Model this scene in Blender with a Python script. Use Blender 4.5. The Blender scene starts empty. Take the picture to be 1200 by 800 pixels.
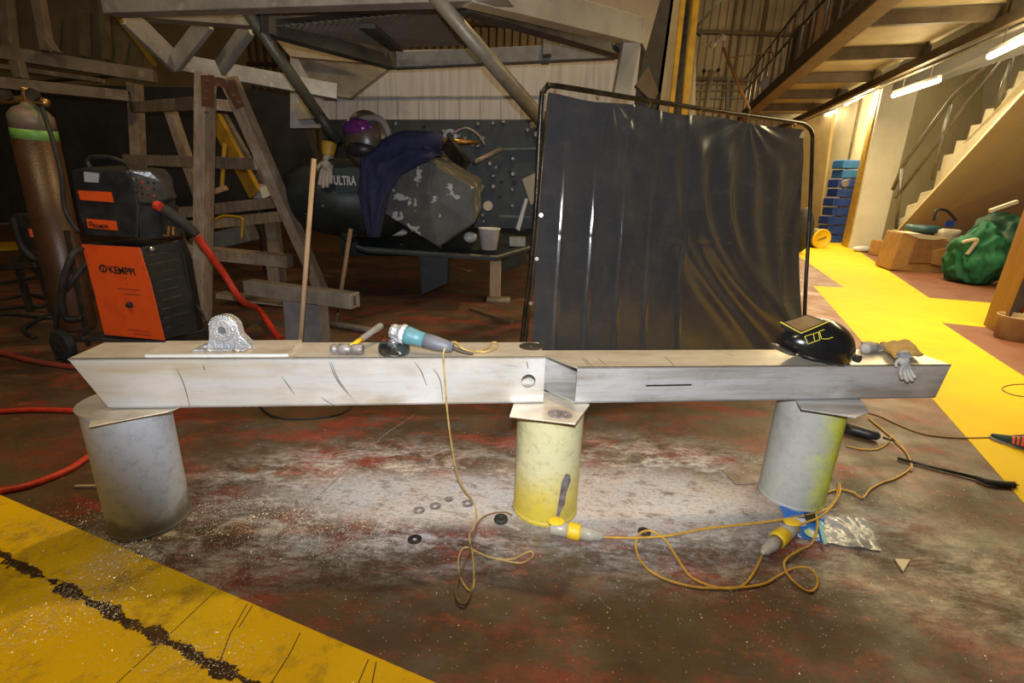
import bpy, bmesh, math, random
from mathutils import Vector as V, Matrix, noise
random.seed(7)
S = bpy.context.scene
COL = S.collection
# ------------------------------------------------------------------ camera
F = 570.0; H = 1.5
up = V((60, -1800, -570)).normalized()
fw = V((0, math.sqrt(1-up.z**2), up.z))
rb = -fw.z*up.x/fw.y
rt = V((math.sqrt(1-rb*rb-up.x**2), rb, up.x))
dn = fw.cross(rt)
CP = V((0, 0, H))
cd = bpy.data.cameras.new('camera'); cam = bpy.data.objects.new('camera', cd); COL.objects.link(cam)
cam.matrix_world = Matrix(((rt.x, -dn.x, -fw.x, 0), (rt.y, -dn.y, -fw.y, 0), (rt.z, -dn.z, -fw.z, H), (0, 0, 0, 1)))
cd.sensor_width = 36; cd.lens = 36*F/1200; cd.clip_start = .02; cd.clip_end = 200
S.camera = cam
def ray(x, y): return fw + rt*((x-600)/F) + dn*((y-400)/F)
def Z(x, y, z=0.0): v = ray(x, y); return CP + v*((z-H)/v.z)          # pixel -> point at height z
def P(x, y, Y): v = ray(x, y); return CP + v*(Y/v.y)                  # pixel -> point at distance Y
def dep(p): return (p-CP).dot(fw)
# ------------------------------------------------------------------ world + lights
w = bpy.data.worlds.new('world'); S.world = w; w.use_nodes = True
w.node_tree.nodes['Background'].inputs[0].default_value = (1, .72, .42, 1)
w.node_tree.nodes['Background'].inputs[1].default_value = .02
S.view_settings.view_transform = 'Standard'; S.view_settings.look = 'None'
S.view_settings.gamma = 1; S.view_settings.use_curve_mapping = False
S.view_settings.exposure = 0
def lamp(kind, name, loc, target, energy, color, size=.2, size_y=None, angle=None, blend=.5):
    l = bpy.data.lights.new(name, kind); l.energy = energy; l.color = color
    if kind == 'AREA':
        l.size = size
        if size_y: l.shape = 'RECTANGLE'; l.size_y = size_y
    else: l.shadow_soft_size = size
    if kind == 'SPOT': l.spot_size = math.radians(angle); l.spot_blend = blend
    o = bpy.data.objects.new(name, l); COL.objects.link(o); o.location = loc
    o.rotation_euler = (V(target)-V(loc)).to_track_quat('-Z', 'Y').to_euler()
    return o
fl_o = lamp('SPOT', 'camera_flash', (0.0, -.02, 1.66), (0.06, 2.2, 1.46), 360, (.92, .95, 1), .025, angle=90, blend=.45)
fl_o.scale = (1.45, 1, 1)
lamp('AREA', 'hall_and_fill_lamp', (.7, 4.9, 7.2), (.7, 4.6, 0), 190, (1, .68, .30), .30)
lamp('AREA', 'hall_and_fill_lamp', (-3.2, 0.2, 7.5), (-2.9, .3, 0), 135, (1, .76, .42), .7)
lamp('AREA', 'hall_and_fill_lamp', (5.2, 5.2, 3.6), (5.2, 5.6, 0), 215, (1, .82, .44), 1.6, 3)
lamp('AREA', 'hall_and_fill_lamp', (8.2, 12.5, 3.9), (8.2, 12.5, 0), 310, (1, .82, .44), 1.2, 7)
lamp('AREA', 'hall_and_fill_lamp', (6.5, 20, 9.5), (6.5, 30, 7), 230, (1, .74, .40), 2.5, 2.5)  # unseen fill, aimed level to brighten the corrugated end wall
lamp('AREA', 'hall_and_fill_lamp', (-7, 10, 8.3), (-7, 10, 0), 25, (1, .68, .32), 1.5, 2)
lamp('AREA', 'hall_and_fill_lamp', (-1.5, 1.0, 8.0), (-1.0, 6.5, 3), 30, (1, .74, .40), 1.0)
lamp('AREA', 'hall_and_fill_lamp', (12.0, 9.5, 7.2), (12.5, 12.5, 3), 200, (1, .86, .55), 1.0)  # added fill that brightens the stair area; no real fitting behind it

# ------------------------------------------------------------------ materials
def nd(nt, t, **k):
    n = nt.nodes.new(t)
    for a, b in k.items(): setattr(n, a, b)
    return n
MATS = {}
def mat(name, c1, c2=None, rough=.6, metal=0.0, scale=6, lo=.4, hi=.65, stretch=(1, 1, 1), bump=.15, bscale=60, detail=6, c3=None, s3=2.0, lo3=.5, hi3=.7, emit=0, rough2=None, spec=.5, alpha=1, trans=0, coat=0):
    if name in MATS: return MATS[name]
    m = bpy.data.materials.new(name); m.use_nodes = True; nt = m.node_tree; L = nt.links.new
    b = nt.nodes['Principled BSDF']
    tc = nd(nt, 'ShaderNodeTexCoord'); mp = nd(nt, 'ShaderNodeMapping'); mp.inputs['Scale'].default_value = stretch
    L(tc.outputs['Object'], mp.inputs['Vector'])
    def ramp(src, lo, hi):
        r = nd(nt, 'ShaderNodeMapRange'); r.inputs['From Min'].default_value = lo; r.inputs['From Max'].default_value = hi
        L(src, r.inputs['Value']); return r.outputs['Result']
    col = None
    if c2:
        n1 = nd(nt, 'ShaderNodeTexNoise'); n1.inputs['Scale'].default_value = scale; n1.inputs['Detail'].default_value = detail; n1.inputs['Roughness'].default_value = .62
        L(mp.outputs[0], n1.inputs['Vector'])
        mx = nd(nt, 'ShaderNodeMix', data_type='RGBA'); f1 = ramp(n1.outputs['Fac'], lo, hi); L(f1, mx.inputs['Factor'])
        mx.inputs['A'].default_value = (*c1, 1); mx.inputs['B'].default_value = (*c2, 1); col = mx.outputs['Result']
        if rough2 is not None:
            rr = nd(nt, 'ShaderNodeMapRange'); L(f1, rr.inputs['Value']); rr.inputs['To Min'].default_value = rough; rr.inputs['To Max'].default_value = rough2
            L(rr.outputs['Result'], b.inputs['Roughness'])
        if c3:
            n3 = nd(nt, 'ShaderNodeTexNoise'); n3.inputs['Scale'].default_value = s3; n3.inputs['Detail'].default_value = 8
            L(tc.outputs['Object'], n3.inputs['Vector'])
            m3 = nd(nt, 'ShaderNodeMix', data_type='RGBA'); L(ramp(n3.outputs['Fac'], lo3, hi3), m3.inputs['Factor'])
            L(col, m3.inputs['A']); m3.inputs['B'].default_value = (*c3, 1); col = m3.outputs['Result']
        L(col, b.inputs['Base Color'])
    else: b.inputs['Base Color'].default_value = (*c1, 1)
    if bump:
        nb = nd(nt, 'ShaderNodeTexNoise'); nb.inputs['Scale'].default_value = bscale; nb.inputs['Detail'].default_value = 4
        L(mp.outputs[0], nb.inputs['Vector'])
        bp = nd(nt, 'ShaderNodeBump'); bp.inputs['Strength'].default_value = bump; bp.inputs['Distance'].default_value = .01
        L(nb.outputs['Fac'], bp.inputs['Height']); L(bp.outputs[0], b.inputs['Normal'])
    if rough2 is None: b.inputs['Roughness'].default_value = rough
    b.inputs['Metallic'].default_value = metal; b.inputs['Specular IOR Level'].default_value = spec
    b.inputs['Alpha'].default_value = alpha; b.inputs['Transmission Weight'].default_value = trans; b.inputs['Coat Weight'].default_value = coat
    if emit:
        b.inputs['Emission Color'].default_value = (*c1, 1); b.inputs['Emission Strength'].default_value = emit
    MATS[name] = m; return m
ALU = mat('brushed_aluminium', (.64, .64, .63), (.50, .43, .31), .34, .40, 2.4, .42, .66, (.25, 3, 5), .05, 90, rough2=.5, c3=(.74, .73, .71), s3=3.5, lo3=.52, hi3=.72)
ALUTOP = mat('aluminium_plate', (.70, .64, .52), (.52, .44, .33), .40, .45, 3, .4, .7, (1, 2, 2), .05, 80)
ALUR = mat('dull_aluminium', (.54, .54, .53), (.34, .31, .27), .45, .4, 2.6, .42, .62, (.22, 4, 6), .06, 90, c3=(.60, .58, .55), s3=4, lo3=.5, hi3=.75)
CAST = mat('cast_aluminium', (.60, .60, .62), (.42, .42, .44), .42, .7, 14, bump=.5, bscale=120)
WELD = mat('weld_bead', (.7, .68, .65), (.45, .4, .36), .3, .8, 40)
GALV = mat('galvanised_steel', (.30, .31, .33), (.42, .43, .45), .55, .35, 7, .35, .65, c3=(.16, .15, .14), s3=3.2, lo3=.56, hi3=.70)
def smudge(m, st, dark, amt, sc=1.0):
    nt = m.node_tree; L = nt.links.new; b = nt.nodes['Principled BSDF']; base = b.inputs['Base Color'].links[0].from_socket
    tc = [n for n in nt.nodes if n.type == 'TEX_COORD'][0]
    for s_, lo, hi, k, d_ in ((9*sc, .52, .70, amt, st), (34*sc, .55, .68, amt*.7, (st[0]*.25, st[1], st[2]*2.5))):
        mp = nd(nt, 'ShaderNodeMapping'); mp.inputs['Scale'].default_value = d_; L(tc.outputs['Object'], mp.inputs['Vector'])
        n = nd(nt, 'ShaderNodeTexNoise'); n.inputs['Scale'].default_value = s_; n.inputs['Detail'].default_value = 10; n.inputs['Roughness'].default_value = .72; L(mp.outputs[0], n.inputs['Vector'])
        q = nd(nt, 'ShaderNodeMapRange'); q.inputs['From Min'].default_value = lo; q.inputs['From Max'].default_value = hi; q.inputs['To Max'].default_value = k; L(n.outputs['Fac'], q.inputs['Value'])
        x = nd(nt, 'ShaderNodeMix', data_type='RGBA'); L(q.outputs[0], x.inputs['Factor']); L(base, x.inputs['A']); x.inputs['B'].default_value = (*dark, 1); base = x.outputs['Result']
    L(base, b.inputs['Base Color'])
smudge(ALU, (.5, 1, 1.3), (.34, .30, .25), .42); smudge(ALUR, (.5, 1, 1.3), (.24, .22, .20), .5); smudge(ALUTOP, (.6, 1.2, 1), (.36, .28, .20), .5)
BLACK = mat('black_plastic', (.012, .012, .013), (.03, .03, .03), .42, 0, 8, bump=.1)
RUBBER = mat('black_rubber', (.014, .013, .012), (.03, .028, .025), .7, 0, 10)
DARKST = mat('dark_steel', (.035, .033, .03), (.09, .07, .05), .5, .5, 12)
ORANGE = mat('orange_panel', (.72, .085, .012), (.55, .06, .01), .45, 0, 9, .5, .8, bump=.02)
REDHOSE = mat('red_hose', (.62, .045, .02), (.40, .03, .015), .45, 0, 14)
REDHOSED = mat('dusty_red_hose', (.34, .05, .03), (.22, .05, .03), .6, 0, 14)
YELCAB = mat('yellow_cable', (.62, .36, .04), (.45, .25, .04), .5, 0, 25)
TANCAB = mat('tan_cable', (.50, .35, .12), (.33, .21, .07), .5, 0, 25)
WOOD = mat('weathered_wood', (.30, .22, .15), (.19, .14, .10), .75, 0, 9, stretch=(4, 4, .5), c3=(.36, .30, .24), s3=5)
PALE = mat('pale_wood', (.50, .34, .20), (.38, .25, .15), .7, 0, 9, stretch=(4, 4, .5))
STEELB = mat('dull_grey_beam', (.24, .19, .13), (.16, .12, .085), .6, .25, 4, c3=(.34, .28, .2), s3=7, lo3=.6, hi3=.75)
ALUB = mat('bare_aluminium_frame', (.36, .32, .26), (.22, .19, .15), .48, .5, 5, c3=(.5, .46, .4), s3=9, lo3=.6, hi3=.75)
GANT = mat('gantry_dark_frame', (.085, .08, .07), (.05, .045, .04), .55, .3, 6)
CREAM = mat('cream_frame', (.48, .41, .30), (.36, .30, .21), .55, .1, 3)
HULL = mat('dark_hull_paint', (.011, .017, .019), (.026, .034, .035), .5, 0, 6, .45, .7, c3=(.35, .36, .35), s3=6.5, lo3=.69, hi3=.71)
HULLG = mat('worn_grey_antifoul', (.085, .083, .075), (.045, .046, .044), .55, 0, 4, .4, .65, c3=(.42, .42, .4), s3=6.0, lo3=.60, hi3=.62)
WHITEP = mat('white_plastic', (.62, .62, .63), (.5, .5, .5), .4, 0, 10)
SCREWM = mat('bright_metal', (.6, .6, .6), None, .25, .9, bump=0)
NAVY = mat('navy_cloth', (.012, .015, .055), (.02, .022, .07), .9, 0, 20, bump=.5, bscale=200)
YPAINT = mat('yellow_steel_paint', (.50, .30, .02), (.35, .2, .03), .5, 0, 6)
BEIGEP = mat('beige_column_paint', (.34, .29, .18), (.26, .21, .12), .6, 0, 3)
WWALL = mat('white_wall_paint', (.68, .62, .50), (.60, .53, .41), .7, 0, 1.2, bump=.02)
CORR = mat('corrugated_cladding', (.30, .24, .16), (.22, .17, .11), .7, 0, .5, bump=.02)
MEZZ = mat('mezzanine_steel', (.12, .085, .045), (.07, .05, .03), .6, .1, 4)
SOFF = mat('mezzanine_soffit', (.48, .40, .22), (.34, .28, .15), .7, 0, 1.2)
TUBEL = mat('lit_fluorescent', (1, .86, .60), None, .5, 0, bump=0, emit=14)
CARD = mat('cardboard', (.42, .23, .08), (.34, .18, .06), .8, 0, 5)
GREENB = mat('green_bag_fabric', (.01, .15, .06), (.006, .07, .03), .75, 0, 6, bump=.4, bscale=40)
BLUEP = mat('blue_plastic', (.02, .06, .32), (.015, .04, .2), .4, 0, 6)
TEAL = mat('teal_tool_plastic', (.10, .27, .30), (.08, .20, .23), .45, 0, 12)
LEATH = mat('tan_leather', (.42, .26, .05), (.30, .18, .04), .75, 0, 14, bump=.4)
GREYG = mat('grey_glove_fabric', (.42, .40, .37), (.22, .2, .19), .85, 0, 22, bump=.5, bscale=150)
YELP = mat('yellow_plastic', (.80, .52, .02), (.62, .38, .02), .45, 0, 18, .55, .75)
BROWNC = mat('brown_gas_cylinder', (.075, .032, .014), (.05, .024, .012), .4, .1, 5)
GREENC = mat('green_band', (.14, .34, .06), (.22, .42, .1), .5, 0, 9)
INK = mat('black_print', (.012, .01, .01), None, .6, 0, bump=0)
WINK = mat('white_print', (.5, .5, .5), (.3, .3, .3), .6, 0, 60, bump=0)
BRASS = mat('brass', (.6, .36, .12), (.4, .22, .08), .35, .8, 20)
STEEL = mat('worn_tool_steel', (.30, .27, .26), (.16, .13, .12), .5, .35, 30)

# ------------------------------------------------------------------ mesh builders  (each returns (verts, faces))
def merge(*ms):
    v = []; f = []
    for a, b in ms:
        n = len(v); v += a; f += [[i+n for i in q] for q in b]
    return v, f
def bar(p0, p1, wd, ht=None, upv=None):
    p0 = V(p0); p1 = V(p1); ht = ht or wd; d = (p1-p0).normalized()
    u = V(upv) if upv else (V((0, 0, 1)) if abs(d.z) < .9 else V((0, 1, 0)))
    s = d.cross(u).normalized(); u = s.cross(d).normalized()
    v = [p + s*a*wd/2 + u*b*ht/2 for p in (p0, p1) for a, b in ((-1, -1), (1, -1), (1, 1), (-1, 1))]
    return v, [[0, 3, 2, 1], [4, 5, 6, 7], [0, 1, 5, 4], [1, 2, 6, 5], [2, 3, 7, 6], [3, 0, 4, 7]]
def box(c, sx, sy, sz, rz=0):
    c = V(c); R = Matrix.Rotation(rz, 3, 'Z')
    v = [c + R @ V((a*sx/2, b*sy/2, k*sz)) for k in (0, 1) for a, b in ((-1, -1), (1, -1), (1, 1), (-1, 1))]
    return v, [[0, 3, 2, 1], [4, 5, 6, 7], [0, 1, 5, 4], [1, 2, 6, 5], [2, 3, 7, 6], [3, 0, 4, 7]]
def prism(poly, off):
    poly = [V(p) for p in poly]; off = V(off); n = len(poly)
    f = [list(range(n))[::-1], [i+n for i in range(n)]] + [[i, (i+1) % n, (i+1) % n+n, i+n] for i in range(n)]
    return poly + [p+off for p in poly], f
def smooth(pts, k=6, closed=False):
    pts = [V(p) for p in pts]; out = []; n = len(pts)
    for i in range(n if closed else n-1):
        if closed: a, b, c, d = pts[i-1], pts[i], pts[(i+1) % n], pts[(i+2) % n]
        else: a, b, c, d = pts[max(i-1, 0)], pts[i], pts[i+1], pts[min(i+2, n-1)]
        for j in range(k):
            t = j/k; out.append(.5*((2*b)+(c-a)*t+(2*a-5*b+4*c-d)*t*t+(3*b-3*c+d-a)*t**3))
    if not closed: out.append(pts[-1])
    return out
def tube(pts, r, n=8, sm=0, cap=True):
    if sm:
        if isinstance(r, (list, tuple)): r = [r[i] + (r[i+1]-r[i])*j/sm for i in range(len(r)-1) for j in range(sm)] + [r[-1]]
        pts = smooth(pts, sm)
    pts = [V(p) for p in pts]; v = []; f = []; m = len(pts)
    u = None
    for i, p in enumerate(pts):
        d = (pts[min(i+1, m-1)]-pts[max(i-1, 0)])
        d = d.normalized() if d.length > 1e-9 else V((0, 0, 1))
        if u is None: u = d.orthogonal().normalized()
        u = (u - d*u.dot(d)); u = u.normalized() if u.length > 1e-6 else d.orthogonal().normalized()
        s = d.cross(u); rr = r[i] if isinstance(r, (list, tuple)) else r
        v += [p + (u*math.cos(a)+s*math.sin(a))*rr for a in (2*math.pi*k/n for k in range(n))]
    for i in range(m-1):
        for k in range(n): f.append([i*n+k, i*n+(k+1) % n, (i+1)*n+(k+1) % n, (i+1)*n+k])
    if cap: f += [[k for k in range(n)][::-1], [(m-1)*n+k for k in range(n)]]
    return v, f
def lathe(base, prof, axis=(0, 0, 1), n=28):
    base = V(base); a = V(axis).normalized(); u = a.orthogonal().normalized(); s = a.cross(u); v = []; f = []; m = len(prof)
    for r, h in prof:
        for k in range(n):
            t = 2*math.pi*k/n; v.append(base + a*h + (u*math.cos(t)+s*math.sin(t))*max(r, 1e-5))
    for i in range(m-1):
        for k in range(n): f.append([i*n+k, i*n+(k+1) % n, (i+1)*n+(k+1) % n, (i+1)*n+k])
    if prof[0][0] > 1e-4: f.append([k for k in range(n)][::-1])
    if prof[-1][0] > 1e-4: f.append([(m-1)*n+k for k in range(n)])
    return v, f
def ring(base, R, r, t, axis=(0, 0, 1), n=28):                      # flat washer
    return lathe(base, [(r, 0), (R, 0), (R, t), (r, t), (r, 0)], axis, n)
def ringfix(m): v, f = m; return v, [q for q in f if len(q) == 4]
def washer(base, R, r, t, axis=(0, 0, 1), n=28): return ringfix(ring(base, R, r, t, axis, n))
def grid(fn, nu, nv, th=None):
    v = [V(fn(i/nu, j/nv)) for i in range(nu+1) for j in range(nv+1)]
    f = [[i*(nv+1)+j, (i+1)*(nv+1)+j, (i+1)*(nv+1)+j+1, i*(nv+1)+j+1] for i in range(nu) for j in range(nv)]
    return v, f
def ellip(c, rx, ry, rz, M=None, nu=28, nv=16, fn=None):
    c = V(c); v = []; f = []
    for j in range(nv+1):
        ph = math.pi*j/nv
        for i in range(nu):
            t = 2*math.pi*i/nu; q = V((math.sin(ph)*math.cos(t), math.sin(ph)*math.sin(t), math.cos(ph)))
            if fn: q = V(fn(q))
            q = V((q.x*rx, q.y*ry, q.z*rz)); v.append(c + ((M @ q) if M else q))
    for j in range(nv):
        for i in range(nu): f.append([j*nu+i, (j+1)*nu+i, (j+1)*nu+(i+1) % nu, j*nu+(i+1) % nu])
    return v, f
def root(o):
    while o.parent: o = o.parent
    return o.location
def obj(name, mesh, m, parent=None, sh=False, bevel=0, solid=0, sub=0, label=None):
    v, f = mesh; v = [V(a) for a in v]
    off = root(parent) if parent else sum((V(a) for a in v), V())/len(v)
    if not parent: off = V((off.x, off.y, min(a.z for a in v)))
    me = bpy.data.meshes.new(name); me.from_pydata([tuple(V(a)-off) for a in v], [], f)
    bm = bmesh.new(); bm.from_mesh(me); bmesh.ops.remove_doubles(bm, verts=bm.verts, dist=1e-6); bmesh.ops.recalc_face_normals(bm, faces=bm.faces); bm.to_mesh(me); bm.free()
    me.materials.append(m)
    if sh: me.polygons.foreach_set('use_smooth', [True]*len(me.polygons))
    o = bpy.data.objects.new(name, me); COL.objects.link(o)
    if parent: o.parent = parent
    else: o.location = off
    if solid: q = o.modifiers.new('solid', 'SOLIDIFY'); q.thickness = solid; q.offset = 0
    if bevel: q = o.modifiers.new('bevel', 'BEVEL'); q.width = bevel; q.segments = 2; q.limit_method = 'ANGLE'
    if sub: q = o.modifiers.new('sub', 'SUBSURF'); q.levels = q.render_levels = sub
    if label: o['label'] = label
    return o
def tag(o, label, cat, group=None, kind=None):
    o['label'] = label; o['category'] = cat
    if group: o['group'] = group
    if kind: o['kind'] = kind
    return o
def thing(name, label, cat, loc, group=None):
    o = bpy.data.objects.new(name, None); COL.objects.link(o); o.location = loc; o.empty_display_size = .05
    return tag(o, label, cat, group)
def struct(name, mesh, m, parent=None, **k):
    o = obj(name, mesh, m, parent, **k)
    if not parent: o['kind'] = 'structure'
    return o
def text(s, org, rv, uv, size, m, parent, name='lettering', ext=.0006, bold=.0, sx=1.0):
    c = bpy.data.curves.new('t', 'FONT'); c.body = s; c.size = size; c.extrude = ext; c.offset = bold
    t = bpy.data.objects.new('t', c); me = bpy.data.meshes.new_from_object(t)
    rv = V(rv).normalized(); uv = V(uv).normalized(); nv = rv.cross(uv).normalized(); uv2 = nv.cross(rv); org = V(org)
    v = [org + rv*q.co.x*sx + uv*q.co.y + nv*q.co.z for q in me.vertices]; f = [list(p.vertices) for p in me.polygons]
    bpy.data.objects.remove(t); bpy.data.meshes.remove(me)
    return obj(name, (v, f), m, parent)
def skin(name, chains, m, parent=None, sub=2, label=None):          # chains: list of [(pt, r), ...]; equal points are welded
    idx = {}; vs = []; rs = []; es = []
    for ch in chains:
        last = None
        for p, r in ch:
            k = tuple(round(c, 5) for c in p)
            if k not in idx: idx[k] = len(vs); vs.append(V(p)); rs.append(r)
            i = idx[k]
            if last is not None and i != last: es.append((last, i))
            last = i
    off = root(parent) if parent else vs[0].copy()
    me = bpy.data.meshes.new(name); me.from_pydata([tuple(a-off) for a in vs], es, []); me.materials.append(m)
    o = bpy.data.objects.new(name, me); COL.objects.link(o)
    if parent: o.parent = parent
    else: o.location = off
    q = o.modifiers.new('skin', 'SKIN'); q.use_smooth_shade = True
    for i, r in enumerate(rs): me.skin_vertices[0].data[i].radius = (r, r) if not isinstance(r, tuple) else r
    me.skin_vertices[0].data[0].use_root = True
    q = o.modifiers.new('sub', 'SUBSURF'); q.levels = q.render_levels = sub
    if label: o['label'] = label
    return o

# ================================================================== STRUCTURE
# floor with its own worn paint material (bare brown/red paint, grey dust where the grinding was done)
def floor_material():
    m = bpy.data.materials.new('worn_red_floor_paint'); m.use_nodes = True; nt = m.node_tree; L = nt.links.new; b = nt.nodes['Principled BSDF']
    tc = nd(nt, 'ShaderNodeTexCoord')
    def noi(s, d=8, st=(1, 1, 1), rot=0, ro=.6, dist=0):
        mp = nd(nt, 'ShaderNodeMapping'); mp.inputs['Scale'].default_value = st; mp.inputs['Rotation'].default_value = (0, 0, rot); L(tc.outputs['Object'], mp.inputs['Vector'])
        n = nd(nt, 'ShaderNodeTexNoise'); n.inputs['Scale'].default_value = s; n.inputs['Detail'].default_value = d; n.inputs['Roughness'].default_value = ro; n.inputs['Distortion'].default_value = dist
        L(mp.outputs[0], n.inputs['Vector']); return n.outputs['Fac']
    def mr(src, a, c, x=0., y=1.):
        r = nd(nt, 'ShaderNodeMapRange'); r.interpolation_type = 'SMOOTHSTEP'
        for k, q in zip(('From Min', 'From Max', 'To Min', 'To Max'), (a, c, x, y)): r.inputs[k].default_value = q
        L(src, r.inputs['Value']); return r.outputs['Result']
    def mul(a, c, op='MULTIPLY'):
        q = nd(nt, 'ShaderNodeMath', operation=op); q.use_clamp = True
        for i, s in enumerate((a, c)):
            if isinstance(s, float): q.inputs[i].default_value = s
            else: L(s, q.inputs[i])
        return q.outputs[0]
    def mix(a, c, f):
        q = nd(nt, 'ShaderNodeMix', data_type='RGBA')
        for k, s in (('A', a), ('B', c)):
            if isinstance(s, tuple): q.inputs[k].default_value = (*s, 1)
            else: L(s, q.inputs[k])
        L(f, q.inputs['Factor']); return q.outputs['Result']
    def blob(cx, cy, sx, sy, a=1.0, c=0.35, rot=0):               # 1 inside an ellipse, soft rim
        mp = nd(nt, 'ShaderNodeMapping'); mp.vector_type = 'TEXTURE'; mp.inputs['Location'].default_value = (cx, cy, 0); mp.inputs['Rotation'].default_value = (0, 0, rot); mp.inputs['Scale'].default_value = (sx, sy, 1)
        L(tc.outputs['Object'], mp.inputs['Vector']); ln = nd(nt, 'ShaderNodeVectorMath', operation='LENGTH'); L(mp.outputs[0], ln.inputs[0])
        return mr(ln.outputs['Value'], a, c)
    brown = mix((.060, .034, .018), (.105, .066, .038), mr(noi(1.6), .35, .65))
    red = mix(brown, (.235, .038, .022), mr(noi(2.0, 10, (1, 1.7, 1), .5, .72), .46, .64))
    red2 = mix(red, (.36, .085, .035), mul(mr(noi(4.2, 10, (1, 2.4, 1), .35, .75), .54, .70), .8))
    grey = mix(red2, (.085, .082, .074), mul(mr(noi(3.6, 12, (1, 1.8, 1), .3, .78), .50, .64), .85))
    olive = mix(grey, (.10, .075, .035), mul(mr(noi(.8, 4), .5, .65), .6))
    far = mul(blob(.3, 1.2, 3.9, 3.6, .62, .95), mr(noi(2.5, 6), .2, .8, .75, 1.), 'MULTIPLY')
    far = mul(far, blob(9.5, 11, 9, 14, 1., .80))
    olive = mix(olive, (.27, .095, .050), far)
    # swept metal dust
    dn = mr(noi(4.2, 12, (1, 1.9, 1), .25, .72, .6), .40, .60); dn2 = mr(noi(15, 8, (1, 2.4, 1), .3, .7), .30, .62)
    zone = mul(mul(blob(-.55, 2.10, 1.45, .72), blob(.75, 2.20, 1.3, .80), 'MAXIMUM'), mul(blob(-1.25, 1.72, .8, .42), mul(blob(1.75, 1.80, 1.3, .60, rot=-.5), .75), 'MAXIMUM'), 'MAXIMUM')
    core = mul(blob(-.35, 2.10, 1.15, .30), blob(.6, 2.14, 1.15, .42), 'MAXIMUM')
    dust = mul(mul(zone, mul(dn, dn2)), mul(core, mul(mr(noi(7, 10, (1, 1.8, 1), .3, .7), .30, .50), .92)), 'MAXIMUM')
    c = mix(olive, mix((.58, .52, .48), (.54, .54, .56), mr(noi(3), .4, .6)), dust)
    fine = mr(noi(38, 10, (1, 1.8, 1), .3, .75), .30, .72)
    c = mix(c, (.52, .49, .47), mul(mul(zone, mr(noi(22, 10, (1, 2.6, 1), .35, .8, 1.2), .52, .62)), .55))
    c = mix(c, (.045, .028, .018), mul(mr(fine, .55, .1), .42))
    L(mix(c, (.03, .022, .018), mul(mr(noi(46, 4, (1, 1, 1)), .66, .74), .35)), b.inputs['Base Color'])
    L(mr(noi(3, 6), .3, .7, .42, .72), b.inputs['Roughness'])
    bp = nd(nt, 'ShaderNodeBump'); bp.inputs['Strength'].default_value = .25; bp.inputs['Distance'].default_value = .004; L(noi(55, 6), bp.inputs['Height']); L(bp.outputs[0], b.inputs['Normal'])
    return m
FLOOR = floor_material()
struct('floor', ([(-15, -4, 0), (17, -4, 0), (17, 32, 0), (-15, 32, 0)], [[0, 1, 2, 3]]), FLOOR)
fl = bpy.data.objects['floor']
for v_ in fl.data.vertices: v_.co += V((fl.location))
fl.location = (0, 0, 0)
YF = mat('yellow_floor_paint', (.84, .56, .001), (.76, .50, .002), .70, 0, 2.2, bump=.15, bscale=50, spec=.25, c3=(.78, .58, .01), s3=1.0)
def yellow_worn():
    m = MATS['yellow_floor_paint'].copy(); m.name = 'worn_yellow_floor_paint'; nt = m.node_tree; L = nt.links.new; b = nt.nodes['Principled BSDF']
    base = b.inputs['Base Color'].links[0].from_socket; tc = [n for n in nt.nodes if n.type == 'TEX_COORD'][0]
    a, c = Z(0, 650), Z(290, 800)          # line of the long crack, in world units
    ang = math.atan2(c.y-a.y, c.x-a.x)
    geo = nd(nt, 'ShaderNodeNewGeometry')
    mp = nd(nt, 'ShaderNodeMapping'); mp.vector_type = 'TEXTURE'; mp.inputs['Location'].default_value = a; mp.inputs['Rotation'].default_value = (0, 0, ang)
    L(geo.outputs['Position'], mp.inputs['Vector']); sp = nd(nt, 'ShaderNodeSeparateXYZ'); L(mp.outputs[0], sp.inputs[0])
    n = nd(nt, 'ShaderNodeTexNoise'); n.inputs['Scale'].default_value = 7; n.inputs['Detail'].default_value = 10; n.inputs['Roughness'].default_value = .7; L(geo.outputs['Position'], n.inputs['Vector'])
    ab = nd(nt, 'ShaderNodeMath', operation='ABSOLUTE'); L(sp.outputs['Y'], ab.inputs[0])
    md = nd(nt, 'ShaderNodeMath', operation='MULTIPLY_ADD'); L(n.outputs['Fac'], md.inputs[0]); md.inputs[1].default_value = .16; md.inputs[2].default_value = -.062
    gt = nd(nt, 'ShaderNodeMath', operation='LESS_THAN'); L(ab.outputs[0], gt.inputs[0]); L(md.outputs[0], gt.inputs[1])
    mx = nd(nt, 'ShaderNodeMix', data_type='RGBA'); L(gt.outputs[0], mx.inputs['Factor']); L(base, mx.inputs['A']); mx.inputs['B'].default_value = (.05, .026, .014, 1)
    n2 = nd(nt, 'ShaderNodeTexNoise'); n2.inputs['Scale'].default_value = 4.5; n2.inputs['Detail'].default_value = 12; n2.inputs['Roughness'].default_value = .75; L(geo.outputs['Position'], n2.inputs['Vector'])
    r2 = nd(nt, 'ShaderNodeMapRange'); r2.inputs['From Min'].default_value = .51; r2.inputs['From Max'].default_value = .64; r2.inputs['To Max'].default_value = .6; L(n2.outputs['Fac'], r2.inputs['Value'])
    m2 = nd(nt, 'ShaderNodeMix', data_type='RGBA'); L(r2.outputs[0], m2.inputs['Factor']); L(mx.outputs['Result'], m2.inputs['A']); m2.inputs['B'].default_value = (.16, .10, .035, 1)
    L(m2.outputs['Result'], b.inputs['Base Color'])
    return m
YW = yellow_worn()
def marking(px, m, th=.0025):
    pts = [Z(x, y, 0) if not isinstance(x, V) else x for x, y in px]
    return struct('floor_marking', prism([V((p.x, p.y, .0003)) for p in pts], (0, 0, th)), m)
e0, e1 = Z(0, 580), Z(510, 800); dd = (e1-e0)
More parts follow.
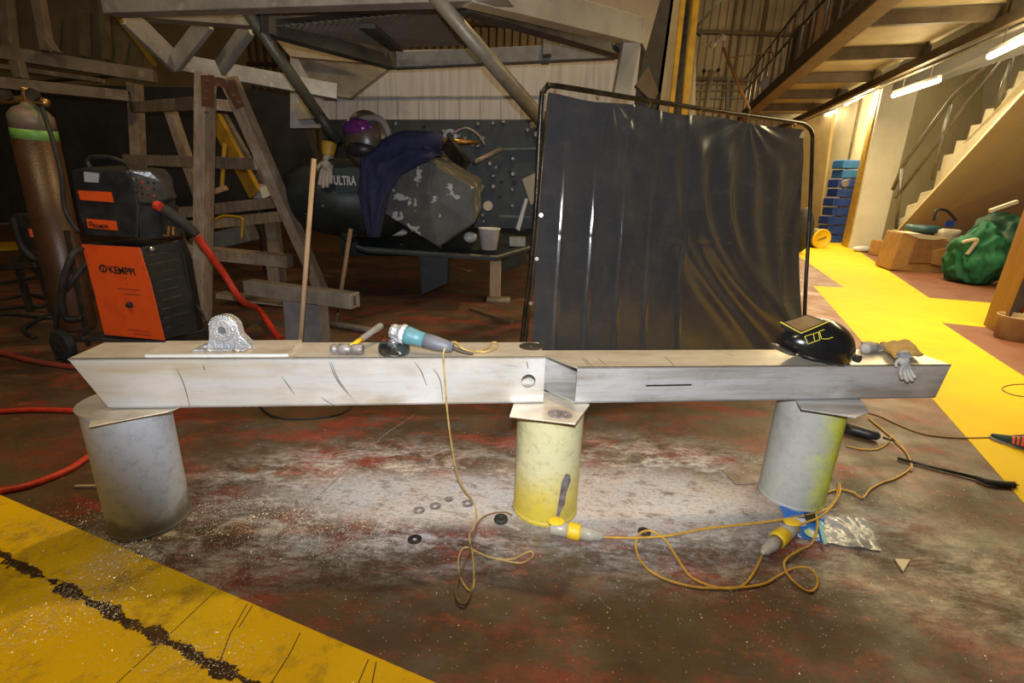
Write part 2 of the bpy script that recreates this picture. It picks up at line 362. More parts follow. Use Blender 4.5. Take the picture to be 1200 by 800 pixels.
marking([(e0-dd*.8, 0), (e1+dd*.6, 0), (e1+dd*.6+V((-1.5, -1.6, 0)), 0), (e0-dd*.8+V((-1.2, -2.6, 0)), 0)], YW)
pl = [Z(*p) for p in [(930, 279), (930, 296), (989, 337), (953, 335), (1010, 400), (1088, 462), (1200, 590)]]
pr = [Z(*p) for p in [(1200, 441), (1167, 420), (1103, 378), (1200, 388), (1200, 358), (1089, 349), (1000, 290), (992, 279)]]
marking([(p, 0) for p in pl] + [(pl[-1]+V((1.6, -2.6, 0)), 0), (pr[0]+V((1.5, -1.8, 0)), 0)] + [(p, 0) for p in pr], YF)
ya = [Z(-60, 284), Z(60, 283), Z(60, 291), Z(-60, 296)]
marking([(p, 0) for p in ya], YF)
def joint(px, wd_, m, z=.0032):
    pts = [Z(x, y, z) for x, y in px]; v = []; f = []
    for i, p in enumerate(pts):
        d_ = (pts[min(i+1, len(pts)-1)]-pts[max(i-1, 0)]).normalized(); s_ = V((d_.y, -d_.x, 0))*wd_/2; v += [p-s_, p+s_]
    for i in range(len(pts)-1): f.append([2*i, 2*i+1, 2*i+3, 2*i+2])
    return obj('floor_crack', (v, f), m, fl)
JP = mat('dusty_crack', (.26, .22, .19), (.12, .08, .06), .8, 0, 30); JD = mat('dark_crack', (.07, .04, .015), (.12, .07, .02), .8, 0, 30)
joint([(255, 691), (330, 622), (400, 556), (452, 508), (488, 484)], .006, JP, .001)
for c_ in ([(137, 800), (186, 755), (253, 692)], [(257, 776), (270, 742), (290, 707)], [(280, 735), (296, 709)], [(420, 800), (432, 772)], [(436, 800), (441, 775)], [(318, 800), (340, 765), (352, 741)]): joint(c_, .004, JD)
# hall shell
struct('ceiling', box((1, 14, 15.2), 32, 36, .1), CORR)
def corrug(p0, p1, h, amp, step, z0=0):
    p0 = V(p0); p1 = V(p1); L_ = (p1-p0).length; d = (p1-p0)/L_; nrm = V((d.y, -d.x, 0)); v = []; f = []
    n = int(L_/step)
    for i in range(n):
        for a, b in ((0, 0), (.45, 0), (.55, 1), (.9, 1)):
            q = p0 + d*(i+a)*step + nrm*amp*b; v += [q+V((0, 0, z0)), q+V((0, 0, z0+h))]
    m = len(v)//2
    for i in range(m-1): f.append([2*i, 2*i+2, 2*i+3, 2*i+1])
    return v, f
wb = struct('wall_back', corrug((-15, 30, 0), (17, 30, 0), 15.2, .12, .42), CORR)
for z in (P(850, 93, 29.7).z, P(850, 38, 29.7).z, P(850, -10, 29.7).z):
    obj('purlin', bar((-15, 29.75, z), (17, 29.75, z), .2, .16), MEZZ, wb)
struct('wall_left', box((-15, 14, 0), .1, 36, 15.2), CORR)
for x_ in (P(866, 60, 29.7).x, P(850, 100, 29.7).x, P(895, 30, 29.7).x): obj('sheeting_post', bar((x_, 29.8, 0), (x_, 29.8, 15), .12, .08), MEZZ, wb)
struct('wall_right', box((17, 14, 0), .1, 36, 15.2), WWALL)
D = V((.26, .966, 0)).normalized(); Nn = V((D.y, -D.x, 0))           # aisle direction, and its right-hand side

# ================================================================== FOREGROUND : box beams on drums
def hollow_beam(name, bl, br, tl_b, tr_b, h, wd, t=.006):
    pass
bx = (V((.145, 1.95, 0)) - V((-1.70, 1.745, 0))).normalized(); by = V((-bx.y, bx.x, 0))
def frame(o): return lambda a, b, c: o + bx*a + by*b + V((0, 0, c))
L0 = frame(V((.145, 1.95, .607)))
LB = thing('box_beam', 'long aluminium box beam with mitred left end and round hole near its right end', 'beam', V((-.8, 1.95, .607)))
bh, bw, t = .212, .212, .007
xb = -1.755; xt = -1.86                                            # bottom left / top left of the mitred end
fr = prism([L0(xb, 0, 0), L0(0, 0, 0), L0(0, 0, bh), L0(xt, 0, bh)], by*t)
front = obj('front_face', fr, ALU, LB)
def cutter(c, ax, r):
    o = obj('hole_cutter', lathe(V(c)-V(ax)*.05, [(r, 0), (r, .1)], ax, 32), ALU); o.name = 'cut'; return o
def apply_bool(o, cut):
    md = o.modifiers.new('b', 'BOOLEAN'); md.object = cut; md.operation = 'DIFFERENCE'; md.solver = 'EXACT'
    bpy.context.view_layer.update(); dg = bpy.context.evaluated_depsgraph_get()
    me = bpy.data.meshes.new_from_object(o.evaluated_get(dg)); o.modifiers.clear(); o.data = me
    bpy.data.objects.remove(cut)
hp = P(619, 446, 1.947)
apply_bool(front, cutter(hp, by, .031))
obj('back_face', prism([L0(xb, bw-t, 0), L0(0, bw-t, 0), L0(0, bw-t, bh), L0(xt, bw-t, bh)], by*t), ALU, LB)
obj('top_face', prism([L0(xt, 0, bh), L0(0, 0, bh), L0(0, bw, bh), L0(xt, bw, bh)], (0, 0, -t)), ALUTOP, LB)
obj('bottom_face', prism([L0(xb, 0, 0), L0(0, 0, 0), L0(0, bw, 0), L0(xb, bw, 0)], (0, 0, t)), ALU, LB)
def mark(parent, pts, wd=.0025, m=DARKST):                           # scratch: thin ribbon lying on the front face
    pts = smooth(pts, 5); v = []; f = []
    for i, p in enumerate(pts):
        k = wd*(.35+.65*math.sin(math.pi*i/(len(pts)-1)))/2
        v += [p + V((k, 0, k*.4)), p - V((k, 0, k*.4))]
    for i in range(len(pts)-1): f.append([2*i, 2*i+1, 2*i+3, 2*i+2])
    return obj('scratch', (v, f), m, parent)
SCR = mat('scratch_dark', (.16, .14, .13), None, .5, .4, bump=0)
def onface(px, py, o=L0, e=.0012):                                   # point on the (vertical) front face plane
    v = ray(px, py); n = -by; p0 = o(0, 0, 0) + n*e; k = (p0-CP).dot(n)/v.dot(n); return CP + v*k
for path in ([(386, 424), (392, 440), (402, 455), (413, 466)], [(388, 424), (396, 444), (408, 460)], [(330, 441), (338, 452), (345, 462)], [(508, 432), (516, 446), (519, 470)], [(486, 424), (494, 436), (500, 452)], [(207, 432), (216, 452), (223, 479)], [(376, 465), (386, 472), (394, 476)], [(617, 423), (619, 432)], [(238, 428), (240, 434)], [(570, 434), (590, 428), (606, 430)]):
    mark(LB, [onface(*q) for q in path], .004, SCR)
# right beam, open mitred left end, slot in the front
A_ = V((.285, 1.955, 0)); B_ = V((2.03, 2.155, 0)); rx = (B_-A_).normalized(); ry = V((-rx.y, rx.x, 0))
RB = thing('box_beam', 'lower aluminium box beam with open left end and narrow slot in front', 'beam', V((1.1, 2.05, .607)))
def R0(a, b, c): return V((A_.x, A_.y, .607)) + rx*a + ry*b + V((0, 0, c))
rl = (B_-A_).length; rh = .168; rw = .235; mt = -.17                  # mitre offset at the back
f2 = obj('front_face', prism([R0(0, 0, 0), R0(rl, 0, 0), R0(rl+.03, 0, rh), R0(0, 0, rh)], ry*t), ALUR, RB)
def onR(px, py, e=0): v = ray(px, py); n = -ry; p0 = V((A_.x, A_.y, .607))+n*e; return CP + v*((p0-CP).dot(n)/v.dot(n))
s0, s1 = onR(757, 452), onR(811, 451)
sc = obj('cut', bar(s0, s1, .1, .009), ALUR); apply_bool(f2, sc)
obj('back_face', prism([R0(mt, rw-t, 0), R0(rl, rw-t, 0), R0(rl+.02, rw-t, rh), R0(mt, rw-t, rh)], ry*t), ALUR, RB)
obj('top_face', prism([R0(0, 0, rh), R0(rl+.03, 0, rh), R0(rl+.02, rw, rh), R0(mt, rw, rh)], (0, 0, -t)), ALUTOP, RB)
obj('bottom_face', prism([R0(0, 0, 0), R0(rl, 0, 0), R0(rl, rw, 0), R0(mt, rw, 0)], (0, 0, t)), ALUR, RB)
def onRT(px, py): return Z(px, py, .607+rh+.001)
for path in ([(681, 418), (686, 424), (692, 431)], [(684, 418), (690, 425), (696, 430)], [(779, 418), (786, 424), (791, 430)], [(700, 419), (706, 424), (712, 428)], [(850, 414), (860, 417)]):
    mark(RB, [onRT(*q) for q in path], .003, SCR)

# drums (pipe offcuts) and the loose plates on them
def drum(c, m, label, r=.155, h=.59, hcol=None):
    T = thing('steel_drum', label, 'drum', V((c[0], c[1], 0)), None)
    obj('drum_shell', lathe(V((c[0], c[1], 0)), [(r-.006, .004), (r+.004, 0), (r+.004, .014), (r, .02), (r, h-.015), (r+.003, h-.01), (r+.003, h), (r-.006, h), (r-.006, .02)], n=48), m, T, sh=True, bevel=.001)
    return T
DL = mat('grey_drum_paint', (.40, .42, .46), (.26, .27, .29), .5, .25, 3.2, .35, .65, c3=(.12, .12, .12), s3=4.5, lo3=.60, hi3=.72)
def drum_mat(name, top, bot, patch, ax, z0, z1):
    m = bpy.data.materials.new(name); m.use_nodes = True; nt = m.node_tree; L = nt.links.new; b = nt.nodes['Principled BSDF']
    tc = nd(nt, 'ShaderNodeTexCoord'); sp = nd(nt, 'ShaderNodeSeparateXYZ'); L(tc.outputs['Object'], sp.inputs[0])
    n = nd(nt, 'ShaderNodeTexNoise'); n.inputs['Scale'].default_value = 7; n.inputs['Detail'].default_value = 8; L(tc.outputs['Object'], n.inputs['Vector'])
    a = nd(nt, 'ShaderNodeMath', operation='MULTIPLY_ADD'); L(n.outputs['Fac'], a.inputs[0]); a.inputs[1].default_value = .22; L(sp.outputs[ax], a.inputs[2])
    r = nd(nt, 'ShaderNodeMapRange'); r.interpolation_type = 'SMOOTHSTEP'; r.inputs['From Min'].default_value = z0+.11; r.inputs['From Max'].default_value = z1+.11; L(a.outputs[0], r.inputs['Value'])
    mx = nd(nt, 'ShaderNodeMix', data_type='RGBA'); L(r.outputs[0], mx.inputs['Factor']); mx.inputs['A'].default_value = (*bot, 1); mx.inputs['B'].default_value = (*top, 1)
    n2 = nd(nt, 'ShaderNodeTexNoise'); n2.inputs['Scale'].default_value = 4.5; n2.inputs['Detail'].default_value = 10; n2.inputs['Roughness'].default_value = .7; L(tc.outputs['Object'], n2.inputs['Vector'])
    r2 = nd(nt, 'ShaderNodeMapRange'); r2.inputs['From Min'].default_value = .52; r2.inputs['From Max'].default_value = .70; r2.inputs['To Max'].default_value = .7; L(n2.outputs['Fac'], r2.inputs['Value'])
    m2 = nd(nt, 'ShaderNodeMix', data_type='RGBA'); L(r2.outputs[0], m2.inputs['Factor']); L(mx.outputs['Result'], m2.inputs['A']); m2.inputs['B'].default_value = (*patch, 1)
    n4 = nd(nt, 'ShaderNodeTexNoise'); n4.inputs['Scale'].default_value = 26; n4.inputs['Detail'].default_value = 8; n4.inputs['Roughness'].default_value = .75; L(tc.outputs['Object'], n4.inputs['Vector'])
    r4 = nd(nt, 'ShaderNodeMapRange'); r4.inputs['From Min'].default_value = .50; r4.inputs['From Max'].default_value = .66; r4.inputs['To Max'].default_value = .5; L(n4.outputs['Fac'], r4.inputs['Value'])
    m4 = nd(nt, 'ShaderNodeMix', data_type='RGBA'); L(r4.outputs[0], m4.inputs['Factor']); L(m2.outputs['Result'], m4.inputs['A']); m4.inputs['B'].default_value = (*[q*.9+.02 for q in patch], 1)
    bp = nd(nt, 'ShaderNodeBump'); bp.inputs['Strength'].default_value = .25; bp.inputs['Distance'].default_value = .004; L(n2.outputs['Fac'], bp.inputs['Height']); L(bp.outputs[0], b.inputs['Normal'])
    L(m4.outputs['Result'], b.inputs['Base Color']); b.inputs['Roughness'].default_value = .5; return m
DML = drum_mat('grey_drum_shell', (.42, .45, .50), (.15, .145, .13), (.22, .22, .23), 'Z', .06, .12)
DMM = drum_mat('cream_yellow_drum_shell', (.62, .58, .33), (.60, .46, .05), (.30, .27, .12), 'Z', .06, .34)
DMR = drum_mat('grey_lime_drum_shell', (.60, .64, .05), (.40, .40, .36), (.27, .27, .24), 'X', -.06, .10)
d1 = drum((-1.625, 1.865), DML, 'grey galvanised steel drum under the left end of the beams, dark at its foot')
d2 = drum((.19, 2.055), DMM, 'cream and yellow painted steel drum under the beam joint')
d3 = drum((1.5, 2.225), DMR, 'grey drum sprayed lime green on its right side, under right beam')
# grey scrape on the middle drum
def ondrum(cx, cy, r, px, py):
    v = ray(px, py); ox, oy = -cx, -cy; a = v.x**2+v.y**2; b = 2*(ox*v.x+oy*v.y); c = ox*ox+oy*oy-r*r; k = (-b-math.sqrt(max(b*b-4*a*c, 0)))/(2*a); return CP+v*k
scp = [(663, 555), (668, 556), (669, 563), (664, 577), (662, 590), (657, 600), (655, 606), (652, 604), (655, 585), (658, 565)]
dq = [ondrum(.19, 2.055, .1575, *q) for q in scp]
obj('bare_metal_patch', (dq, [list(range(len(dq)))]), STEEL, d2, label='bare grey scrape through the yellow paint')
def plate(name, pts, z, th, m, label, cat='plate', bev=.0008):
    o = obj(name, prism([Z(x, y, z) for x, y in pts], (0, 0, th)), m, bevel=bev); return tag(o, label, cat)
lid = obj('metal_disc', lathe(V((-1.625, 1.862, .5905)), [(.160, 0), (.162, .002), (.162, .006), (.155, .0075)], n=40), ALUTOP, sh=False); tag(lid, 'round thin metal disc lying on top of the grey left drum', 'disc')
plate('packing_plate', [(104, 501), (109, 484), (136, 474), (230, 470), (198, 483)], .5985, .004, ALUTOP, 'thin bent metal sheet between left drum and the beam')
plate('packing_plate', [(597, 489), (604, 468), (655, 458), (691, 475), (674, 498)], .5985, .006, ALUTOP, 'square aluminium plate on the cream yellow middle drum with two washers on it')
plate('packing_plate', [(935, 474), (939, 480), (1003, 490), (1019, 484), (1000, 458), (930, 462)], .5985, .006, ALUR, 'grey aluminium plate poking out between right drum and beam')
for q, lb in (((652, 485), 'left washer of two lying on the middle drum plate'), ((661, 486), 'right washer of two lying on the middle drum plate')):
    p = Z(*q, .606); tag(obj('washer', washer(p, .036 if q[0] == 652 else .034, .013, .003), STEEL), lb, 'washer')
# objects on the left beam
zt = .607+bh
tp = obj('base_plate', prism([Z(170, 418, zt), Z(338, 417, zt), Z(354, 401, zt), Z(196, 402, zt)], (0, 0, .011)), WHITEP if 0 else ALUTOP, bevel=.001)
tag(tp, 'flat aluminium plate lying on the left beam under the lug bracket', 'plate')
obj('cut_edge', prism([Z(170, 418.4, zt+.0005), Z(338, 417.4, zt+.0005), Z(338, 417.2, zt+.0005), Z(170, 418.2, zt+.0005)], (0, 0, .0095)), mat('bright_cut_edge', (.85, .85, .86), None, .35, .4, bump=0), tp)
zb = zt+.011
LG = thing('lug_bracket', 'cast aluminium lifting lug with round eye standing on the plate', 'bracket', Z(258, 408, zb))
c0 = Z(266, 408, zb); ex = bx; ez = V((0, 0, 1)); ey = by
# silhouette of the upright: (x, z)
K = 1.15
prof = [(-.085, 0), (-.085, .008), (-.06, .018), (-.052, .040), (-.048, .066)]
for k in range(13):
    a = math.radians(180-15*k); prof.append((.002+.050*math.cos(a), .072+.050*math.sin(a)))
prof += [(.055, .050), (.085, .014), (.088, 0)]
up_ = obj('upright', prism([c0+ex*x*K+ez*z*K-ey*.012 for x, z in prof], ey*.05), CAST, LG)
apply_bool(up_, cutter(c0+ex*.002+ez*.072*K, ey, .015)); q = up_.modifiers.new('b', 'BEVEL'); q.width = .004; q.segments = 2
bs = washer(c0+ex*.002+ez*.072*K-ey*.028, .046, .015, .018, ey, 32); obj('eye_boss', bs, CAST, LG, sh=False, bevel=.003)
obj('foot', prism([c0+ex*-.115-ey*.045, c0+ex*.088-ey*.045, c0+ex*.095+ey*.05, c0+ex*-.105+ey*.05], ez*.009), CAST, LG, bevel=.004)
for a in (-.05, .055):
    obj('weld_bead', ellip(c0+ex*a-ey*.046+ez*.006, .018, .010, .008), WELD, LG, sh=True)
for s in range(14):                                                    # weld ripples round the crown
    a = math.radians(20+10.5*s); pc = c0+ex*(.002+.051*math.cos(a))*K+ez*(.072+.051*math.sin(a))*K
    obj('weld_ripple', tube([pc-ey*.01, pc+ey*.006], .0035, 6), WELD, LG, sh=True)
# hammer
hz = zt+.023; h0 = Z(406, 409, hz)
HM = thing('ball_pein_hammer', 'ball pein hammer with yellow banded grey handle on the left beam', 'hammer', V((h0.x, h0.y, zt)))
hx = (Z(427, 409, hz)-Z(388, 408, hz)).normalized()
obj('hammer_head', lathe(h0-hx*.068, [(0, 0), (.012, .003), (.019, .010), (.020, .018), (.017, .026), (.014, .032), (.022, .038), (.023, .074), (.018, .082), (.018, .09), (.023, .096), (.023, .132), (.020, .136)], hx, 20), STEEL, HM, sh=True)
hd = (Z(434, 383, hz+.045)-h0); hd = hd.normalized()
hdir = (V((.07, .17, .035))).normalized(); tip = h0+hdir*.26
obj('handle_band', lathe(h0+hdir*.012, [(.009, 0), (.010, .03), (.011, .085)], hdir, 16), YELP, HM, sh=True, label='yellow painted lower handle')
obj('handle', lathe(h0+hdir*.097, [(.012, 0), (.0135, .01), (.0135, .05), (.016, .11), (.0165, .135), (.010, .145)], hdir, 16), mat('grey_handle', (.22, .20, .17), (.15, .14, .12), .6, 0, 20), HM, sh=True)
# angle grinder
g0 = Z(461, 408, zt+.02)
GR = thing('angle_grinder', 'teal and grey angle grinder with cutting disc lying on the left beam', 'grinder', V((g0.x, g0.y, zt)))
gax = (P(541, 408, g0.y-.01)-P(470, 388, g0.y+.03)); gax.normalize()
gc = P(468, 390, g0.y+.02)
obj('grinding_disc', lathe(V((g0.x, g0.y, zt+.012)), [(.0, 0), (.058, 0), (.060, .003), (.058, .006), (.02, .006), (.0, .008)], (0.10, -.16, 1), 32), DARKST, GR, sh=False)
gd = lathe(V((g0.x+.002, g0.y+.002, zt+.02)), [(.064, -.012), (.066, .0), (.062, .012), (.03, .018)], (0.10, -.16, 1), 28)
gv, gf = gd; half = [q for q in gf if sum((gv[i]-V((g0.x, g0.y, zt))).dot(V((.5, 1, 0))) for i in q)/len(q) > -.03]
obj('wheel_guard', (gv, half), mat('guard_grey', (.10, .12, .12), (.07, .08, .08), .35, .6, 14), GR, sh=True, solid=.002)
obj('guard_sticker', ellip(V((g0.x-.038, g0.y+.045, zt+.036)), .020, .012, .008), ORANGE, GR, sh=True, label='orange flash at back of guard')
obj('gear_head', lathe(gc-gax*.042, [(.014, 0), (.028, .004), (.034, .016), (.034, .034), (.037, .044), (.040, .05), (.040, .056)], gax, 8), CAST, GR, bevel=.002)
obj('spindle', lathe(V((g0.x, g0.y, zt+.016)), [(.014, 0), (.016, .02), (.022, .024), (.022, .045)], (.05, 0, 1), 16), SCREWM, GR, sh=True)
obj('flange', lathe(gc+gax*.012, [(.043, 0), (.043, .014), (.036, .022)], gax, 10), WHITEP, GR, bevel=.002)
obj('motor_housing', lathe(gc+gax*.026, [(.040, 0), (.039, .02), (.034, .05), (.031, .085)], gax, 20), TEAL, GR, sh=True)
obj('rear_handle', lathe(gc+gax*.111, [(.032, 0), (.032, .05), (.026, .10), (.020, .125)], gax, 20), mat('grey_tool_plastic', (.16, .17, .19), (.12, .12, .14), .5, 0, 9), GR, sh=True)
obj('switch', bar(gc+gax*.05+V((0, -.029, .006)), gc+gax*.075+V((0, -.027, .004)), .006, .01), BLACK, GR)
e_ = gc+gax*.236; ztt = zt+.008
obj('cord_sleeve', tube([e_, V((e_.x+.045, e_.y+.003, zt+.018)), V((e_.x+.085, e_.y, zt+.010))], [.009, .007, .004], 10, 4), DARKST, GR, sh=True)
cb = [Z(558, 411, ztt), Z(568, 412, ztt), Z(578, 409, ztt), Z(583, 404, ztt), Z(581, 401, ztt), Z(576, 402, ztt), Z(569, 408, ztt), Z(556, 412, ztt), Z(542, 408, zt+.03)]
yb = 1.90
cb += [P(534, 401, 1.98), P(527, 402, 1.94), P(521, 409, yb), P(519.5, 420, 1.895), P(521, 440, 1.895), P(524, 480, 1.90), P(529, 520, 1.92), P(536, 557, 1.95), P(545, 575, 1.97)]
fz = .006
cb += [Z(*q, fz) for q in [(556, 590), (558, 605), (555, 618), (550, 628), (554, 650), (555.5, 680), (553, 691), (547, 689), (540, 677), (537, 658), (541, 644), (548, 641), (558, 646), (576, 653), (600, 655), (615, 648), (623, 646), (624, 652), (612, 659), (598, 658), (572, 652)]]
obj('power_cord', tube(cb, .0042, 8, 6), TANCAB, GR, sh=True, label='thin tan cord looping on the floor')
cb = [Z(*q, fz+.008) for q in [(600, 604), (592, 600), (575, 602), (562, 610), (554, 630), (548, 650), (540, 670), (534, 690), (537, 704), (545, 707), (550, 698), (553, 686)]]
obj('power_cord', tube(cb, .0042, 8, 6), mat('dark_tan_cable', (.20, .12, .05), (.12, .07, .03), .55, 0, 25), GR, sh=True, label='darker brown loop of the cord')
# disc washers
p = Z(622, 406, zt+.001)
wd = obj('abrasive_disc', washer(p, .052, .008, .003), DARKST, bevel=0); tag(wd, 'dark abrasive disc with small hole on the right end of left beam', 'disc')
# welding helmet on the right beam
zr = .607+rh
hc = Z(957, 406, zr+.062)
Mh = Matrix.Rotation(math.radians(6), 3, 'Z') @ Matrix.Rotation(math.radians(14), 3, 'Y')
HE = thing('welding_helmet', 'black welding helmet with yellow line drawing lying on the right beam', 'helmet', V((hc.x, hc.y, zr)))
def hs(q):
    x, y, z = q
    if x < 0: z = z*(1-.42*abs(x)**1.5); y = y*(1-.18*abs(x))
    if z < -.35: z = -.35-(z+.35)*.05
    return (x*1.0, y, z)
hv = ellip(hc, .178, .118, .135, Mh, 40, 24, hs)
obj('shell', hv, mat('black_helmet_shell', (.008, .008, .009), (.012, .012, .012), .22, 0, 12, bump=.02, coat=.3), HE, sh=True)
obj('chin_guard', ellip(hc+Mh @ V((-.165, -.005, -.052)), .045, .085, .012, Mh, 24, 8), mat('black_rim', (.03, .027, .025), (.07, .06, .05), .4, 0, 9), HE, sh=True)
from mathutils.bvhtree import BVHTree
def caster(m, lift=.001):
    t_ = BVHTree.FromPolygons([tuple(q) for q in m[0]], m[1])
    def go(px, py):
        h_ = t_.ray_cast(CP, ray(px, py).normalized())
        return (h_[0] - ray(px, py).normalized()*lift) if h_[0] else CP+ray(px, py)*2.2
    return go
onshell = caster(hv, .001)
YL = mat('yellow_marker_line', (.70, .58, .05), None, .5, 0, bump=0)
pn0 = onshell(938, 390); NW = V((-.30, -.42, .86)).normalized()
def onw(px, py): v_ = ray(px, py); return CP + v_*((pn0+NW*.010-CP).dot(NW)/v_.dot(NW))
wp = [onw(915, 378), onw(938, 391), onw(971, 377), onw(946, 368)]
wn = (wp[1]-wp[0]).cross(wp[3]-wp[0]).normalized()
wn = NW
wf = obj('window_frame', prism([p_-wn*.03 for p_ in wp], wn*.030), BLACK, HE, bevel=.003)
wc = sum(wp, V())/4
obj('window_glass', prism([wc+(p_-wc)*.80+wn*.0008 for p_ in wp], wn*.002), mat('brown_filter_glass', (.16, .09, .03), (.30, .22, .12), .15, 0, 5), wf, label='brown tinted filter glass')
obj('painted_line', tube([wp[0]-(wp[2]-wp[1])*.02+V((0, 0, .004)), wp[1]+V((0, -.004, .004)), wp[2]+V((0, -.004, .004))], .0028, 6), YL, HE)
onell = onshell
for ln in ([(943, 394), (953, 391), (955, 400), (947, 403), (943, 394)], [(953, 391), (959, 389), (961, 398), (955, 400)], [(966, 386), (960, 388), (963, 397), (970, 397), (976, 395)]):
    pts = []
    for (x0, y0), (x1, y1) in zip(ln, ln[1:]): pts += [onell(x0+(x1-x0)*k/3, y0+(y1-y0)*k/3) for k in range(3)]
    pts.append(onell(*ln[-1])); obj('painted_mark', tube(pts, .0016, 6), YL, HE)
obj('headband_knob', lathe(onell(1000, 418)+V((0, -.012, 0)), [(.018, 0), (.018, .02), (.012, .024)], (.3, -1, 0), 12), BLACK, HE)
obj('headband', tube([onell(940, 416), onell(955, 421), onell(975, 424)], .006, 8), BLACK, HE, sh=True)
# gloves on the right beam
def glove(name, palm, fdir, side, nrm, L_, m, label, curl=.3, cuff=None, spread=.16, cuffm=None):
    palm = V(palm); f_ = V(fdir).normalized(); s_ = V(side).normalized(); n_ = V(nrm).normalized()
    T = thing(name, label, 'glove', palm)
    wrist = palm - f_*L_*.45
    ch = [[(palm, L_*.22), (wrist, L_*.20), (wrist-f_*L_*.15, L_*.22)]]
    for k, ln in zip((-1.5, -.5, .5, 1.5), (.55, .66, .62, .48)):
        kn = palm + f_*L_*.22 + s_*k*L_*.13
        a = (f_ + s_*k*spread).normalized(); tipc = []
        p_ = kn; seg = ln*L_/3; tipc.append((palm+s_*k*L_*.06+f_*L_*.05, L_*.17)); tipc.append((kn, L_*.10))
        for j in range(3):
            a2 = (a - n_*curl*(j+.6)).normalized(); p_ = p_ + a2*seg; tipc.append((p_, L_*(.092-.006*j)))
        ch.append([(palm, L_*.22)]+tipc)
    th = palm - f_*L_*.15 - s_*L_*.24
    ch.append([(palm, L_*.22), (th, L_*.10), (th+(f_*.7-s_*.6).normalized()*L_*.22, L_*.08), (th+(f_*.95-s_*.5-n_*.2).normalized()*L_*.38, L_*.065)])
    skin('glove_hand', ch, m, T, 1)
    if cuff: obj('glove_cuff', tube([wrist-f_*L_*.02, wrist-f_*L_*.2, wrist-f_*L_*cuff], [L_*.22, L_*.26, L_*.31], 14, 3, cap=False), cuffm or LEATH, T, sh=True, solid=.004)
    return T
glove('work_glove', P(1060, 426, 2.095), (.02, -.45, -.9), (1, 0, 0), (0, 1, -.4), .105, GREYG, 'grey knitted glove hanging its fingers over the beam front beside the helmet', .25)
glove('work_glove', Z(1022, 406, zr+.028), (.5, .3, .0), (.3, -1, 0), (0, 0, 1), .14, GREYG, 'dirty pale glove lying flat right behind the helmet', .15)
cf = [Z(1030, 402, zr+.05), Z(1050, 414, zr+.06), Z(1080, 411, zr+.04), Z(1078, 402, zr+.03), Z(1055, 397, zr+.05)]
def cuffn(u, v_):
    a = Z(1031+u*34, 402-u*4+v_*2, zr+.030); b = Z(1048+u*34, 419-u*3, zr+.030)
    p_ = a.lerp(b, v_); p_.z += .014*math.sin(u*3.1)*math.sin(v_*3.1)+.004*math.sin(u*17+v_*9); return p_
lc = obj('leather_cuff', grid(cuffn, 12, 8), LEATH, sh=True, solid=.008); tag(lc, 'tan leather cuff of a welding glove folded over the grey glove', 'glove')
# ------------------------------------------------------------------ floor clutter
def floor_path(px, z=fz): return [Z(x, y, z) for x, y in px]
main = [(708, 629), (744, 630), (786, 627), (828, 619), (900, 611), (948, 603), (966, 598), (977, 588), (982, 576), (983, 566)]
EX = thing('extension_lead', 'yellow extension lead lying in loops between middle and right drums', 'cable', Z(850, 650))
obj('cable', tube(floor_path(main, .008), .0058, 8, 8), YELCAB, EX, sh=True)
lp2 = [(894, 648), (886, 666), (875, 682), (862, 689), (838, 688), (810, 676), (795, 656), (780, 633), (763, 622), (750, 625), (745, 640), (753, 660), (774, 676), (810, 687), (850, 689), (892, 685), (915, 673), (930, 666), (945, 668), (955, 676), (958, 685), (950, 693), (937, 687), (923, 673), (919, 660), (936, 647), (951, 637), (957, 620), (956, 605), (960, 588), (968, 578), (979, 574), (990, 574), (1000, 577), (1011, 583), (1020, 573), (1035, 565), (1050, 560), (1066, 549), (1066, 538), (1056, 522), (1040, 508), (1018, 490)]
pp = floor_path(lp2, .007)
for i in (18, 19): pp[i].z = .02
for i in (24, 25): pp[i].z = .019
for i in (27, 28): pp[i].z = .022
obj('cable', tube(pp, .0055, 8, 8), YELCAB, EX, sh=True)
obj('cable', tube(floor_path([(926, 621), (942, 613), (960, 606), (974, 594), (984, 578), (984, 566)], .03), .0055, 8, 8), YELCAB, EX, sh=True)
def connector(a, b, label, r=.034, flap=True):
    a = V(a); b = V(b); d = (b-a).normalized(); L_ = (b-a).length
    T = thing('power_connector', label, 'connector', V((a.x, a.y, 0)))
    GP = mat('clear_grey_plastic', (.46, .42, .34), (.36, .32, .25), .35, 0, 12)
    obj('socket_body', lathe(a, [(r*.85, 0), (r, .004), (r, L_*.30), (r*.9, L_*.32)], d, 20), GP, T, sh=True)
    obj('yellow_collar', lathe(a+d*L_*.32, [(r*1.02, 0), (r*1.1, L_*.03), (r*1.1, L_*.20), (r, L_*.24)], d, 20), YELP, T, sh=True, label='yellow collar with dark speckles')
    obj('rear_body', lathe(a+d*L_*.56, [(r*.88, 0), (r*.86, L_*.2), (r*.66, L_*.27), (r*.62, L_*.36), (r*.34, L_*.40), (r*.28, L_*.44)], d, 16), GP, T, sh=True)
    if flap:
        obj('flap', ellip(a+d*L_*.10+V((0, 0, r*1.05)), r*1.15, r*.9, r*.28), YELP, T, sh=True)
    return T
connector(Z(645, 617, .036), Z(708, 629, .022), 'yellow power plug pushed against the foot of the middle drum')
connector(Z(930, 616, .036), Z(893, 648, .024), 'yellow collared power connector lying beside the blue wrapper', r=.034)
